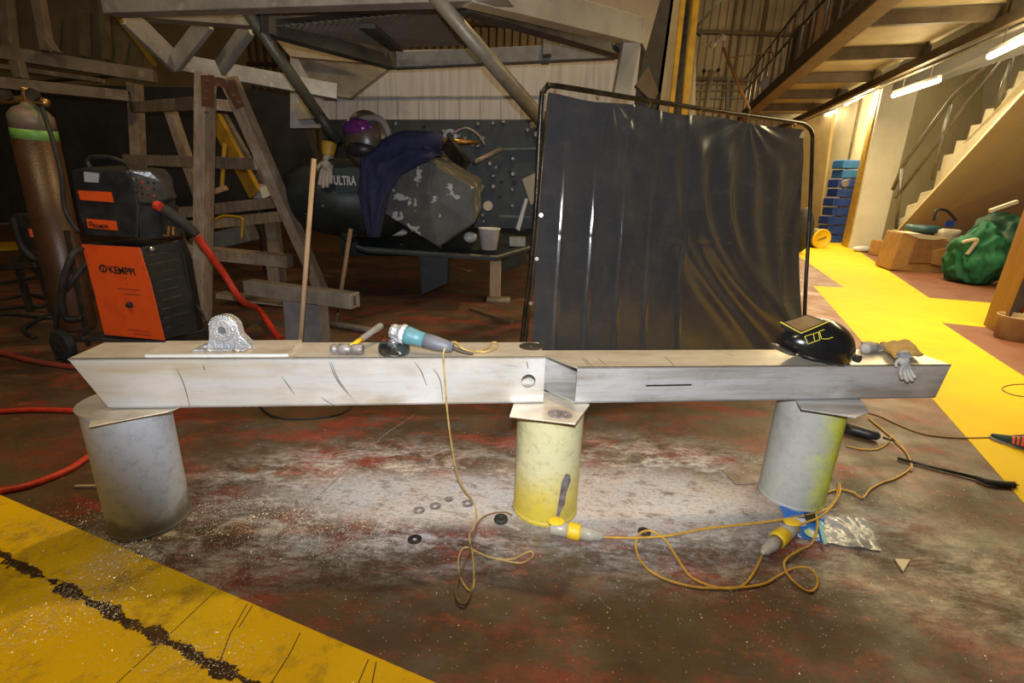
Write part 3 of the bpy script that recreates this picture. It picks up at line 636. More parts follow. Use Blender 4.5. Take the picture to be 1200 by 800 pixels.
def sheet(name, px, m, label, cat, amp=.006, z=.004, n=14, parent=None, seed=0):
    q = [Z(x, y, z) for x, y in px]
    def fn(u, v_):
        p_ = q[0].lerp(q[1], u).lerp(q[3].lerp(q[2], u), v_)
        k = noise.noise(V((u*4+seed, v_*4, seed))); p_.z = z + amp*max(0, .45+k)*1.6; return p_
    o = obj(name, grid(fn, n, n), m, parent, sh=False, solid=.0006); 
    if not parent: tag(o, label, cat)
    return o
BW = thing('wrapper', 'crumpled blue printed packet at the foot of the right drum', 'wrapper', Z(935, 610))
sheet('packet_back', [(912, 588), (966, 596), (966, 636), (926, 628)], mat('blue_printed_film', (.02, .13, .55), (.03, .2, .62), .25, 0, 5), '', '', parent=BW, amp=.005)
sheet('white_print', [(928, 606), (946, 608), (944, 616), (934, 618)], mat('white_film', (.62, .64, .70), None, .4, 0, bump=0), '', '', parent=BW, z=.011, amp=.001, n=3)
sheet('dark_print', [(942, 600), (958, 602), (956, 612), (944, 610)], INK, '', '', parent=BW, z=.012, amp=.001, n=3)
obj('green_badge', lathe(Z(951, 625, .012), [(.0, .001), (.030, .001), (.030, 0)], n=20), mat('lime_print', (.36, .60, .12), (.5, .6, .3), .4, 0, 30), BW)
obj('badge_centre', lathe(Z(951, 624, .0135), [(.0, .001), (.013, .001), (.013, 0)], n=16), mat('white_film', (.6, .6, .7)), BW)
CL = thing('plastic_bag', 'clear crinkled plastic bag lying flat beside the blue wrapper', 'bag', Z(995, 625))
sheet('clear_film', [(960, 604), (1014, 608), (1033, 646), (968, 637)], mat('clear_film_plastic', (.66, .66, .66), (.46, .46, .50), .15, 0, 7, alpha=.62, bump=.4, bscale=25), '', '', parent=CL, amp=.007, n=22, seed=3)
sheet('seal_strip', [(957, 608), (962, 608), (970, 637), (965, 638)], mat('cyan_strip', (.02, .32, .38), None, .4, 0, bump=0), '', '', parent=CL, amp=.001, z=.02, n=4)
for i, q in enumerate([(975, 615), (983, 613), (975, 624), (990, 628), (998, 631)]):
    obj('print_mark', bar(Z(*q, .027), Z(q[0]+5, q[1]+(-3, 3, 1, 3, 1)[i], .027), .003, .001), BLUEP, CL)
tag(obj('triangle_offcut', prism([Z(1048, 656, .001), Z(1066, 657, .001), Z(1058, 671, .001)], (0, 0, .008)), mat('white_offcut', (.7, .66, .58), None, .6)), 'small white triangular offcut on floor right of the cables', 'offcut')
for i, (q, R, r, m, lb) in enumerate([((491, 598), .028, .013, STEEL, 'dusty washer on the floor, left of the pair near the tan cord'), ((510, 593), .028, .013, STEEL, 'dusty washer on the floor, right of the pair near the tan cord'), ((486, 632), .031, .010, DARKST, 'dark washer on the floor below the washer pair'), ((548, 590), .029, .012, STEEL, 'pale dusty washer on the floor touching the tan cord'), ((526, 585), .020, .008, STEEL, 'faint small washer buried in dust above the pair'), ((755, 623), .030, .012, DARKST, 'dark washer inside the loop of yellow lead'), ((663, 577-0), .0, 0, None, '')]):
    if m: tag(obj('washer', washer(Z(*q, .001), R, r, .003), m), lb, 'washer')
tag(obj('rubber_grommet', lathe(Z(587, 610, 0), [(.030, 0), (.034, .008), (.030, .018), (.012, .020), (.012, .012)], n=20), RUBBER, sh=True), 'black rubber plug on the floor left of the yellow drum foot', 'plug')
# brush / rod
BR = thing('wire_brush', 'long dark rod with frayed black brush end near the yellow path', 'brush', Z(1120, 552))
a, b = Z(1052, 537, .012), Z(1145, 560, .014)
obj('rod', tube([a, b], [.009, .010], 8), DARKST, BR, sh=True)
obj('brush_head', tube([Z(1143, 559, .016), Z(1160, 565, .02), Z(1188, 568, .018)], [.012, .017, .019], 10, 4), RUBBER, BR, sh=True)
for i in range(14):
    p_ = Z(1183+random.random()*4, 564+random.random()*7, .018); obj('bristle', tube([p_, p_+V((.03, random.uniform(-.02, .02), random.uniform(-.012, .01)))], .0014, 5), RUBBER, BR)
GT = thing('die_grinder', 'black cylindrical power tool lying behind the right drum', 'tool', Z(1018, 512))
a, b = Z(988, 500, .035), Z(1040, 514, .035); dv = (b-a).normalized()
obj('tool_body', lathe(a, [(.02, 0), (.034, .01), (.037, .06), (.035, .14), (.028, .19), (.012, .205)], dv, 20), BLACK, GT, sh=True)
obj('cord_sleeve', tube([b-dv*.02, Z(1048, 517, .015)], [.009, .005], 8), RUBBER, GT, sh=True)
obj('power_cord', tube(floor_path([(1048, 517), (1056, 524), (1064, 533), (1069, 545), (1068, 552)]), .0045, 8, 6), TANCAB, GT, sh=True)
tag(obj('brown_cable', tube(floor_path([(1010, 481), (1030, 487), (1052, 497), (1075, 506), (1100, 511), (1140, 513), (1180, 511), (1230, 507)]), .0055, 8, 6), mat('brown_cable', (.34, .18, .05), (.22, .11, .03), .5, 0, 25), sh=True), 'brown cable running right across red floor onto yellow path', 'cable')
tag(obj('yellow_cable', tube(floor_path([(992, 522), (1010, 526), (1028, 526), (1040, 519), (1044, 512)]), .0045, 8, 6), YELCAB, sh=True), 'short yellow cord curving in front of the black power tool', 'cable')
# outline plate in dust near right drum
fp = [(846, 551), (862, 568), (898, 566), (912, 553), (880, 543)]
tag(obj('flat_plate', prism([Z(*q, .001) for q in fp], (0, 0, .004)), mat('dusty_tan_plate', (.17, .12, .085), (.30, .26, .23), .6, .1, 8), bevel=.001), 'dusty tan offcut plate lying flat on floor left of the right drum', 'plate')
tag(obj('wood_strip', bar(Z(88, 570, .008), Z(140, 569, .008), .016, .012), mat('strip_grey', (.36, .31, .24))), 'thin pale strip on the floor poking out left of the grey drum', 'strip')
# trainer at the right edge
so = Z(1160, 513); sd = (Z(1230, 535)-Z(1158, 512)).normalized(); sx_ = V((-sd.y, sd.x, 0))
SH = thing('trainer', 'dark teal trainer with orange stripes at the right edge of the photo', 'shoe', so)
SHM = mat('dark_teal_suede', (.012, .035, .045), (.02, .05, .06), .8, 0, 30, bump=.3)
def shoe_sec(s): # half-width, height
    return (.048*(1-(1-s/.18)**2*.9) if s < .18 else .048-.012*math.sin((s-.18)*5) if s < .5 else .040)
def shoe(u, v_, z0=0, hscale=1):
    x = u*.29; hw = max(.004, .046*math.sqrt(max(0, 1-((.09-x)/.09)**2)) if x < .09 else .046-.010*math.sin((x-.09)*12) if x > .2 else .046)
    if u > .93: hw *= math.sqrt(max(0, 1-((u-.93)/.07)**2))+.02
    hh = .018+.045*min(1, u*1.8)+.030*max(0, min(1, (u-.4)*3))
    a = v_*math.pi; return so + sd*x + sx_*hw*math.cos(a) + V((0, 0, .016+hh*math.sin(a)))
obj('upper', grid(shoe, 30, 14), SHM, SH, sh=True)
def solep(off, z): return [so+sd*(x*.29)+sx_*(hw) + V((0, 0, z)) for x, hw in off]
so_o = [(-.02, 0), (0, .026), (.06, .042), (.2, .05), (.4, .046), (.6, .038), (.85, .04), (1, .02), (1.01, 0)]
so_o = so_o + [(x, -h) for x, h in so_o[-2:0:-1]]
obj('sole', prism(solep(so_o, 0.002), (0, 0, .018)), mat('grey_sole', (.20, .19, .18), (.26, .25, .24), .7), SH, bevel=.004)
for k in range(3):
    u = .36+.07*k; pts = [shoe(u+.05*(1-j/5), .96-.075*j)+V((0, 0, .003)) for j in range(6)]
    v = []; f = []
    for p_ in pts: v += [p_-sd*.007+V((0,0,.001))+(-sx_)*.003, p_+sd*.007+V((0,0,.001))+(-sx_)*.003]
    obj('orange_stripe', (v, [[2*i, 2*i+1, 2*i+3, 2*i+2] for i in range(5)]), mat('orange_red_stripe', (.75, .10, .03), None, .5, 0, bump=0), SH, solid=.003)
for k in range(3): obj('lace', tube([shoe(.42+.07*k, .35)+V((0, 0, .004)), shoe(.42+.07*k, .5)+V((0, 0, .006)), shoe(.42+.07*k, .65)+V((0, 0, .004))], .004, 6, 3), RUBBER, SH)
# swarf: bright aluminium chips and flakes
def swarf(n, regions, smin, smax):
    v = []; f = []
    for _ in range(n):
        cx, cy, sx, sy = random.choice(regions); x = random.gauss(cx, sx); y = random.gauss(cy, sy)
        s = random.uniform(smin, smax); a = random.uniform(0, 6.28); z = .004+random.random()*.002
        u = V((math.cos(a), math.sin(a), random.uniform(-.5, .5)))*s; q = V((-math.sin(a), math.cos(a), random.uniform(-.6, .6)))*s*.35
        c = V((x, y, z+.003)); k = len(v); v += [c-u-q, c+u-q, c+u*.7+q, c-u+q]; f.append([k, k+1, k+2, k+3])
    return v, f
o = obj('metal_swarf', swarf(19000, [(q_.x, q_.y, sx_, sy_) for q_, sx_, sy_ in [(Z(*p_), a_, b_) for p_, a_, b_ in (((132, 655), .05, .06), ((132, 660), .07, .07), ((150, 630), .08, .04), ((245, 605), .10, .06), ((280, 590), .16, .07), ((360, 600), .18, .07), ((120, 705), .10, .06), ((230, 770), .12, .05), ((60, 620), .12, .08), ((20, 740), .10, .06), ((370, 640), .15, .06))]] + [(-1.15, 1.78, .30, .10), (-1.0, 1.9, .25, .08), (-1.52, 1.52, .10, .10), (-1.15, 1.72, .35, .12), (-1.4, 1.35, .45, .25), (-1.6, 1.45, .12, .1), (-1.0, 1.95, .3, .12), (-.5, 2.0, .5, .18), (.2, 1.5, .8, .35), (1.2, 1.6, .5, .3), (1.7, 1.9, .45, .25), (-1.9, 1.2, .4, .3), (.8, 2.3, .6, .3), (0, 2.3, .9, .3), (2.3, 2.2, .5, .4)], .0010, .0030), mat('aluminium_chip', (.80, .79, .77), None, .3, .25, bump=0))
tag(o, 'bright aluminium swarf chips scattered over the floor around the drums', 'swarf', kind='stuff')

tag(obj('wire_loop', tube(floor_path([(1230, 452), (1200, 450), (1184, 451), (1175, 454), (1178, 459), (1195, 464), (1230, 466)]), .005, 6, 6), mat('brown_cable', (.34, .18, .05)), sh=True), 'thin wire loop on the yellow path at right edge', 'wire')
tag(obj('black_cable', tube(floor_path([(300, 470), (318, 487), (350, 491), (385, 488), (408, 480), (418, 465)]), .008, 8, 6), RUBBER, sh=True), 'thin black cable curving on the floor just below the left beam', 'cable')
# ================================================================== MID GROUND LEFT : hoses, welder, cylinder, trestle
def hose(name, px, r, m, label, z=None, sm=8):
    z = z or r
    return tag(obj(name, tube([Z(x, y, z) for x, y in px], r, 12, sm), m, sh=True), label, 'hose')
hose('red_hose', [(-60, 400), (0, 413), (40, 423), (90, 430), (140, 432)], .022, REDHOSED, 'dull red hose on the floor running behind the left beam end')
hose('red_hose', [(-60, 485), (0, 482), (50, 480), (110, 484), (150, 500), (140, 522), (112, 530), (80, 550), (35, 568), (0, 575), (-60, 588)], .017, REDHOSE, 'red hose looping round behind the grey drum at left edge')
# grey cords on floor left
for i, (pts, lb) in enumerate([([(-40, 348), (0, 350), (35, 345), (60, 352), (88, 362), (60, 372), (10, 368), (-40, 372)], 'black welding cable loop on floor left of the cylinder'), ([(-40, 335), (10, 330), (45, 322), (30, 312), (0, 316), (-30, 322)], 'black cable coil on floor at left edge'), ([(-30, 366), (15, 360), (50, 358), (72, 348), (66, 330), (52, 310)], 'black cable lying across floor towards the cylinder'), ([(40, 395), (28, 385), (50, 372), (72, 365), (66, 400), (68, 420)], 'thin black cord on floor beside the trolley wheel')]):
    tag(obj('black_cable', tube(floor_path(pts, .02), .018, 8, 8), RUBBER, sh=True), lb, 'cable')
# gas cylinder: leaning in its trolley
ct = P(42, 163, 4.25); cbm = P(92, 392, 4.35)
GC = thing('gas_cylinder', 'brown gas cylinder with green shoulder band behind the welding machine', 'cylinder', V((cbm.x, cbm.y, 0)))
ax = (ct-cbm); cl = ax.length; ax.normalize(); cb_ = cbm - ax*(cbm.z/ax.z)+ax*.12; cl = (ct-cb_).length
cr = .150
obj('cylinder_body', lathe(cb_, [(cr*.95, 0), (cr, .03), (cr, cl)], ax, 32), BROWNC, GC, sh=True)
obj('green_band', lathe(ct, [(cr, 0), (cr*.99, .05), (cr*.98, .075)], ax, 32), GREENC, GC, sh=True, label='green band under the shoulder')
obj('shoulder', lathe(ct+ax*.075, [(cr*.98, 0), (cr*.95, .10), (cr*.7, .15), (.05, .18), (.04, .20)], ax, 32), mat('pale_label_paint', (.20, .13, .10), (.10, .16, .06), .5, 0, 7), GC, sh=True)
vt = ct+ax*.27
obj('valve', lathe(vt, [(.03, 0), (.03, .07), (.02, .08), (.035, .09), (.035, .11)], ax, 12), BRASS, GC, sh=True)
RG = obj('regulator', tube([vt+V((-.22, 0, 0)), vt+V((.02, 0, .03)), vt+V((.16, 0, .0))], [.02, .03, .03], 10, 3), BRASS, GC, sh=True)
obj('gauge', lathe(vt+V((.11, -.05, .05)), [(.045, 0), (.045, .03)], (.2, -1, .1), 18), DARKST, GC)
obj('gauge', lathe(vt+V((-.1, -.05, .04)), [(.04, 0), (.04, .03)], (.2, -1, .1), 18), DARKST, GC)
obj('gas_hose', tube([vt+V((.12, -.02, -.02)), P(62, 165, 4.1), P(72, 205, 4.05), P(76, 245, 4.05), P(92, 272, 4.05)], .016, 8, 6), RUBBER, GC, sh=True)
# welding machine on trolley  (front plane built in its own axes)
WF = thing('welding_machine', 'orange and black wire-feed welding machine on a wheeled trolley', 'welder', Z(140, 408))
Wy = 3.75
def W(x, y, dy=0): return P(x, y, Wy+dy)
dpt = V((.10, .55, 0))
sideR = V((.30, .28, 0))
# power source: orange side panel faces us, black vented front to its right
obj('power_source_body', prism([W(96, 285), W(164, 291), W(192, 396), W(122, 396)], V((.06, .42, .0))), BLACK, WF, bevel=.01)
pn = obj('orange_side_panel', prism([W(95, 286, -.012), W(163, 290, -.012), W(176, 330, -.012), W(193, 399, -.012), W(122, 392, -.012), W(110, 342, -.012)], V((0, .01, 0))), ORANGE, WF, bevel=.003)
vb = obj('vented_front', prism([W(164, 290), W(208, 282, .25), W(216, 300, .25), W(232, 388, .25), W(193, 398)], V((-.02, .12, -.0))), mat('black_front_plastic', (.014, .014, .014), (.022, .02, .02), .4, 0, 6), WF, bevel=.004)
for k in range(9):
    a = W(170+3*k, 300+10.5*k, -.012); b = W(207+2.2*k, 293+10.2*k, .235)
    obj('vent_slat', bar(a, b, .012, .012), DARKST, vb)
for q, rr_, m in (((178, 292), .016, SCREWM), ((199, 320), .018, REDHOSE), ((212, 368), .02, REDHOSE), ((184, 318), .012, SCREWM), ((187, 332), .012, SCREWM), ((190, 346), .012, SCREWM), ((192, 360), .012, SCREWM)):
    obj('connector_stud', lathe(W(*q, -.01+.25*(q[0]-170)/40), [(rr_, -.05), (rr_, .0), (rr_*.6, .004)], (.5, -1, 0), 10), m, vb)
rv = (W(163, 291)-W(95, 286)); uvv = W(95, 286)-W(122, 392)
rr1 = (W(158, 321)-W(128, 318)).normalized(); 
tt = text('KEMPPI', W(128.5, 319.5, -.014), rr1, V((-.15, 0, 1)), .078, INK, pn, 'lettering', bold=.002, sx=.82)
obj('printed_emblem', washer(W(121, 314.5, -.013), .031, .020, .002, (0, -1, 0)), INK, pn)
obj('printed_emblem', bar(W(121, 311.5, -.014), W(121, 317.5, -.014), .006, .002), INK, pn)
obj('knob', lathe(W(152.5, 357, -.012), [(.026, 0), (.026, .012), (.016, .03)], (0, -1, 0), 14), BLACK, pn)
for a, b in (((145, 326), (149, 326)), ((147, 333), (149, 333)), ((138, 338), (164, 340)), ((145, 344), (165, 346)), ((146, 350), (148, 350)), ((150, 386), (176, 389)), ((157, 391), (177, 393))):
    obj('small_print', bar(W(*a, -.0135), W(*b, -.0135), .002, .006), mat('dark_orange_print', (.22, .03, .01), None, .6, 0, bump=0), pn)
# wire feeder on top
fd = obj('wire_feeder_case', prism([W(82, 200, .02), W(96, 196, .02), W(148, 200, .02), W(158, 212, .02), W(163, 246, .02), W(161, 280, .02), W(98, 276, .02), W(90, 246, .02)], V((.05, .36, .03))), BLACK, WF, bevel=.015)
for q4, m, nm in (([(98, 201), (116, 203), (115, 214), (99, 213)], mat('grey_sticker', (.34, .35, .36), None, .6, 0, bump=0), 'grey_sticker'), ([(91, 223), (130, 225), (133, 237), (94, 234)], ORANGE, 'orange_sticker'), ([(101, 256), (136, 259), (138, 270), (103, 267)], ORANGE, 'orange_sticker')):
    obj(nm, prism([W(x, y, .014) for x, y in q4], V((0, .01, 0))), m, fd)
text('KEMPPI', W(110, 266.5, .006), W(130, 268.5)-W(110, 266.5), (-.1, 0, 1), .040, INK, fd, 'lettering', bold=.001, sx=.9)
obj('printed_emblem', washer(W(106.5, 262, .010), .016, .009, .002, (0, -1, 0)), INK, fd)
obj('panel_housing', prism([W(150, 199, .02), W(176, 200, .1), W(190, 212, .14), W(197, 232, .16), W(186, 239, .14), W(163, 238, .02)], V((.01, .10, .0))), mat('black_panel', (.03, .028, .026), (.05, .045, .04), .2, 0, 6), fd, bevel=.01, label='glossy slanted control panel')
for i in range(4):
    for j in range(3):
        obj('control_button', lathe(W(160+7*i, 212+7*j+i, .01+.02*i), [(.008, 0), (.008, .008)], (0, -1, .2), 8), (DARKST, DARKST, BLACK, REDHOSE)[(i*3+j) % 4], fd)
obj('lower_feeder_box', prism([W(163, 240, .03), W(186, 241, .14), W(190, 280, .16), W(164, 280, .03)], V((.02, .2, 0))), BLACK, fd, bevel=.006)
obj('carry_handle', tube([W(106, 197, .15), W(103, 188, .15), W(112, 184, .15), W(130, 185, .15), W(148, 192, .15), W(155, 204, .10)], .018, 10, 6), BLACK, fd, sh=True)
obj('brass_terminal', tube([W(192, 276, .1), W(197, 276, .1), W(198, 265, .1)], .010, 8), BRASS, fd)
obj('brass_terminal', tube([W(203, 275, .15), W(203, 266, .15), W(206, 268, .15)], .010, 8), BRASS, fd)
# trolley
obj('trolley_frame', prism([W(95, 395, -.03), W(250, 402, .3), W(250, 406, .3), W(95, 399, -.03)], V((.03, .4, 0))), DARKST, WF, bevel=.004)
obj('trolley_frame', bar(W(78, 270, .3), W(104, 405, .3), .03), DARKST, WF)
wh = Z(78, 424, 0); wc_ = P(77, 404, wh.y)
for dx in (0, .5):
    wl = obj('wheel', lathe(wc_+V((dx, dx*.35, .0))+V((-.02, -.03, 0)), [(.04, -.012), (.118, -.01), (.13, 0), (.13, .045), (.118, .055), (.04, .055)], (.35, .94, 0), 28), RUBBER, WF, sh=False, bevel=.004)
    obj('wheel_hub', lathe(wc_+V((dx, dx*.35, 0))+V((-.02, -.03, 0)), [(.05, -.016), (.05, .06)], (.35, .94, 0), 16), DARKST, wl)
# hose package leaving the machine: black sleeve then red hose over the floor
obj('hose_sleeve', tube([W(184, 241, .1), W(196, 248, .15), W(215, 262, .2), W(230, 275, .25)], [.03, .045, .045, .038], 12, 5), RUBBER, WF, sh=True)
obj('red_collar', lathe(W(182, 240, .08), [(.035, 0), (.035, .04)], (.8, 0, -.3), 12), REDHOSE, WF)
tag(obj('red_hose', tube([W(229, 274, .25), W(245, 297, .35), W(262, 320, .5), P(284, 353, 4.4), Z(305, 375, .02)+V((0, 0, .12)), Z(330, 398, .025), Z(370, 412, .025)], .030, 12, 8), REDHOSE, sh=True), 'bright red hose curving from the welder down to the floor', 'hose')
tag(obj('black_cable', tube([W(96, 290, -.03), W(84, 300, -.1), W(74, 330, -.12), W(72, 352, -.08), W(78, 372, -.03), W(96, 372, .0)], .022, 10, 8), RUBBER, sh=True), 'black cable hanging in a loop at left of the welder', 'cable')
tag(obj('black_cable', tube([W(108, 300, .1), W(84, 330, -.06), W(72, 345, -.02), W(66, 370, .0), W(66, 392, .05)], .016, 10, 8), RUBBER, sh=True), 'thinner black cable dropping behind the welder wheel', 'cable')
tag(obj('black_cable', tube([W(200, 350, .25), W(222, 352, .3), W(236, 365, .3), W(240, 385, .3), W(215, 392, .2)], .010, 8, 8), RUBBER, sh=True), 'thin black cable bowing in front of the welder vents', 'cable')
# gun/cables clutter at far left
CT = thing('cable_stand', 'small blue-grey box unit with hanging cables behind the cylinder', 'equipment', P(25, 300, 5.2))
obj('unit_case', prism([P(12, 250, 5.2), P(38, 250, 5.2), P(46, 300, 5.2), P(22, 302, 5.2)], V((0, .3, 0))), DARKST, CT, bevel=.02)
obj('base_frame', bar(P(10, 312, 5.2), P(56, 308, 5.2), .3, .06), DARKST, CT, bevel=.01)
obj('unit_leg', bar(P(18, 300, 5.25), V((P(18, 300, 5.25).x, 5.25, 0)), .05), DARKST, CT)
obj('unit_leg', bar(P(44, 300, 5.25), V((P(44, 300, 5.25).x, 5.25, 0)), .05), DARKST, CT)
obj('hanging_cable', tube([P(16, 255, 5.1), P(24, 285, 5.1), P(40, 303, 5.1), P(58, 303, 5.1)], .03, 8, 5), RUBBER, CT, sh=True)
obj('orange_cap', lathe(P(37, 268, 5.1), [(.03, 0), (.03, .08)], (0, 0, -1), 10), ORANGE, CT)

# A-frame trestle (front legs + rungs, back pair)
TR = thing('trestle', 'weathered wooden A-frame trestle standing behind the welding machine', 'trestle', V((-3.2, 5.8, 0)))
def lg(p0, p1, w1=.16, w2=.09, m=WOOD, nm='leg', par=None): return obj(nm, bar(p0, p1, w1, w2), m, par or TR, bevel=.006)
fl_ = Z(237, 376); ftop = P(241, 86, fl_.y)
lg(fl_, ftop, .11, .18)
fr_b = Z(382, 352, 0); lg(P(268, 92, fl_.y+.1), fr_b, .11, .19)
lb_b = P(152, 215, 7.4); lg(V((lb_b.x-.05, lb_b.y, 0)), P(158, 98, 7.3), .12, .17)
lg(P(196, 118, 7.3), P(240, 250, 7.4), .12, .13)
for a, b, wd_, nm in (((154, 126, 7.2), (236, 121, 5.5), .13, 'rung'), ((146, 187, 7.2), (300, 192, 6.2), .14, 'rung'), ((236, 121, 5.45), (276, 125, 5.6), .11, 'rung')):
    lg(P(*a), P(*b), .05, wd_, nm=nm)
rust = mat('rusty_plate', (.16, .06, .025), (.10, .04, .02), .6, .4, 8)
for q, in (((240, 88),), ((240, 120),)):
    pass
pt = obj('hinge_plate', prism([P(235, 88, fl_.y-.1), P(250, 88, fl_.y-.1), P(250, 126, fl_.y-.1), P(236, 124, fl_.y-.1)], V((0, .01, 0))), rust, TR, label='rusty bolted hinge plate')
obj('hinge_plate', prism([P(251, 91, fl_.y-.07), P(274, 94, fl_.y-.05), P(286, 124, fl_.y+.05), P(276, 128, fl_.y+.05), P(262, 102, fl_.y-.05), P(251, 100, fl_.y-.07)], V((0, .01, 0))), rust, TR)
for q in ((244, 95), (244, 107), (243, 116), (243, 132), (275, 112), (281, 120), (268, 96)):
    obj('bolt', lathe(P(*q, fl_.y-.08), [(.014, 0), (.014, .03)], (0, -1, 0), 8), SCREWM, pt)
# timber bearers and pallets behind
for i, (a, b, Y_, th, nm_l) in enumerate([((205, 250), (335, 236), 7.6, .16, 'grey timber bearer on top of the stack behind the trestle'), ((215, 265), (345, 252), 7.4, .15, 'second grey timber bearer in the stack behind the trestle'), ((200, 292), (340, 306), 6.6, .16, 'low timber bearer crossing behind the trestle legs'), ((258, 345), (340, 355), 5.9, .06, 'thin timber batten on the floor behind the trestle')]):
    tag(obj('timber_bearer', bar(P(*a, Y_), P(*b, Y_), .2, th), WOOD, bevel=.006), nm_l, 'timber')
tag(obj('timber_block', bar(P(232, 288, 7.2), P(296, 272, 7.2), .3, .24), mat('grey_bundle', (.10, .10, .10), (.16, .15, .14), .7, 0, 5), bevel=.02), 'grey wrapped bundle lying between timbers behind the trestle', 'bundle')
tag(obj('yellow_strap', tube([P(252, 258, 7.0), P(262, 253, 7.0), P(282, 255, 7.0), P(284, 262, 7.0), P(283, 280, 7.0)], .02, 8, 4), YPAINT, sh=True), 'yellow strap over the grey bundle behind the trestle', 'strap')
tag(obj('timber_bearer', bar(P(292, 336, 4.15), P(416, 352, 3.75), .12, .12), mat('grey_square_tube', (.30, .26, .22), (.2, .17, .14), .5, .4, 8), bevel=.004), 'grey square metal tube resting across the short post', 'tube')
sp_ = bpy.data.objects.get('timber_bearer.004')
if sp_: sp_.name = 'square_tube'
obj('tube_mouth', prism([P(411, 346, 3.735), P(417, 347, 3.735), P(417, 358, 3.735), P(411, 357, 3.735)], V((0, .004, 0))), DARKST, sp_)
ps = tag(obj('stub_post', prism([Z(336, 418), Z(378, 418), P(372, 352, 3.95), P(331, 350, 3.95)], V((.0, .22, 0))), mat('grey_channel', (.24, .23, .23), (.16, .15, .15), .5, .4, 5), bevel=.004), 'short grey steel channel post under the square tube', 'post')
tag(obj('round_pole', tube([Z(376, 377, .04), Z(440, 388, .04)], .035, 12), mat('grey_pipe', (.17, .14, .12), (.1, .08, .07), .6, .2, 8), sh=True), 'dull round pipe lying on the floor right of the short post', 'pipe')
sb_ = Z(348, 452)
tag(obj('wooden_stick', tube([P(368, 186, sb_.y+.12), sb_], .017, 10), PALE, sh=True), 'long thin wooden pole standing upright against the black pod', 'pole')
tag(obj('wooden_stick', tube([P(411, 268, 5.2), Z(394, 378, .01)], .022, 10), mat('brown_stick', (.26, .16, .09), (.2, .12, .07), .7), sh=True), 'shorter brown stick leaning under the black pod', 'pole')
for a_, Y_ in (((222, 262), 7.55), ((318, 250), 7.5), ((222, 300), 6.6), ((322, 308), 6.6)):
    q_ = P(*a_, Y_); tag(obj('timber_support', box((q_.x, q_.y, 0), .16, .16, q_.z-.02), WOOD), {222: 'left', 318: 'right', 322: 'right'}[a_[0]]+(' upright block under the rear timber bearers' if Y_ > 7 else ' upright block under the low timber bearer'), 'timber')
# yellow ladder and broom behind trestle
YLd = thing('yellow_ladder', 'yellow fibreglass ladder section leaning behind the trestle', 'ladder', P(300, 230, 8.0))
obj('stile', bar(P(252, 138, 8.0), P(300, 228, 7.8), .08, .22), YPAINT, YLd)
q_ = P(300, 228, 7.95); obj('rear_stay', bar(q_, (q_.x, q_.y, 0), .05, .05), DARKST, YLd)
obj('stile', bar(P(262, 136, 8.3), P(312, 222, 8.1), .08, .10), ALUB, YLd)
obj('ladder_foot', bar(P(300, 226, 7.8), P(312, 222, 8.0), .2, .16), WHITEP, YLd)
BM = thing('broom', 'small yellow-handled broom standing behind the trestle leg', 'broom', P(259, 226, 7.8))
obj('broom_handle', tube([P(263, 168, 7.8), P(260, 220, 7.8)], .03, 8), YPAINT, BM)
obj('broom_head', bar(P(252, 225, 7.8), P(265, 220, 7.8), .1, .08), PALE, BM, bevel=.01)

# ================================================================== BOAT STERN AND ITS GANTRY
BT = thing('boat_stern', 'dark painted boat stern with rudder plates and white upper panel', 'boat', V((-.5, 8, 0)))
Yb = 8.0
wp_ = obj('upper_panel', prism([P(340, 60, Yb), P(760, 55, Yb), P(760, 145, Yb), P(340, 150, Yb)], V((0, .15, 0))), mat('streaked_white_panel', (.46, .46, .49), (.33, .31, .31), .6, 0, 2.2, .42, .68, (6, 6, .35), bump=.03), BT)
obj('panel_seam', bar(P(380, 114, Yb-.02), P(640, 112, Yb-.02), .02, .012), ALUB, wp_)
for x in range(395, 640, 24):
    obj('panel_rib', bar(P(x, 114, Yb-.01), P(x, 141, Yb-.01), .014, .01), mat('rib_grey', (.30, .29, .29), None, .6), wp_)
ts = obj('transom', prism([P(375, 140, Yb-.2), P(680, 140, Yb-.2), P(660, 300, Yb-.2), P(400, 300, Yb-.2)], V((0, .3, 0))), HULL, BT)
obj('transom_ledge', bar(P(590, 175, Yb-.25), P(640, 174, Yb-.25), .1, .03), mat('dark_ledge', (.06, .09, .09), (.1, .13, .13), .5), ts)
obj('transom_ledge', bar(P(585, 253, Yb-.3), P(622, 254, Yb-.3), .1, .04), mat('dark_ledge', (.06, .09, .09)), ts)
for q, s in [((560, 146), 1), ((578, 145), 1), ((590, 143), 1), ((540, 148), .8), ((497, 147), .8), ((520, 154), 1), ((566, 163), 1.2), ((560, 171), 1.2), ((551, 153), 1), ((574, 192), 1.2), ((578, 206), 1.2), ((578, 219), 1.2), ((601, 186), 1.2), ((598, 200), .8), ((601, 204), 1.4), ((586, 194), .8), ((588, 213), .8), ((603, 214), .9), ((600, 222), 1), ((600, 241), 1), ((586, 230), .8), ((567, 259), 1), ((566, 252), 1), ((624, 148), 1.8), ((618, 153), 1.2), ((628, 158), 1.5), ((545, 163), 1.2), ((538, 160), 1.0)]:
    obj('bolt', lathe(P(*q, Yb-.2), [(.034*s, 0), (.034*s, .03), (.018*s, .06)], (0, -1, 0), 8), mat('dull_bolt', (.26, .27, .27), (.14, .15, .15), .45, .5, 9) if s >= 1 else DARKST, ts)
for q, rx_, m in (((572, 241), .07, mat('cream_disc', (.6, .55, .42), (.5, .45, .35), .5)), ((528, 160), .10, SCREWM)):
    obj('round_fitting', washer(P(*q, Yb-.35), rx_, rx_*.55 if q[0] == 528 else .001, .05, (0, -1, 0)), m, ts)
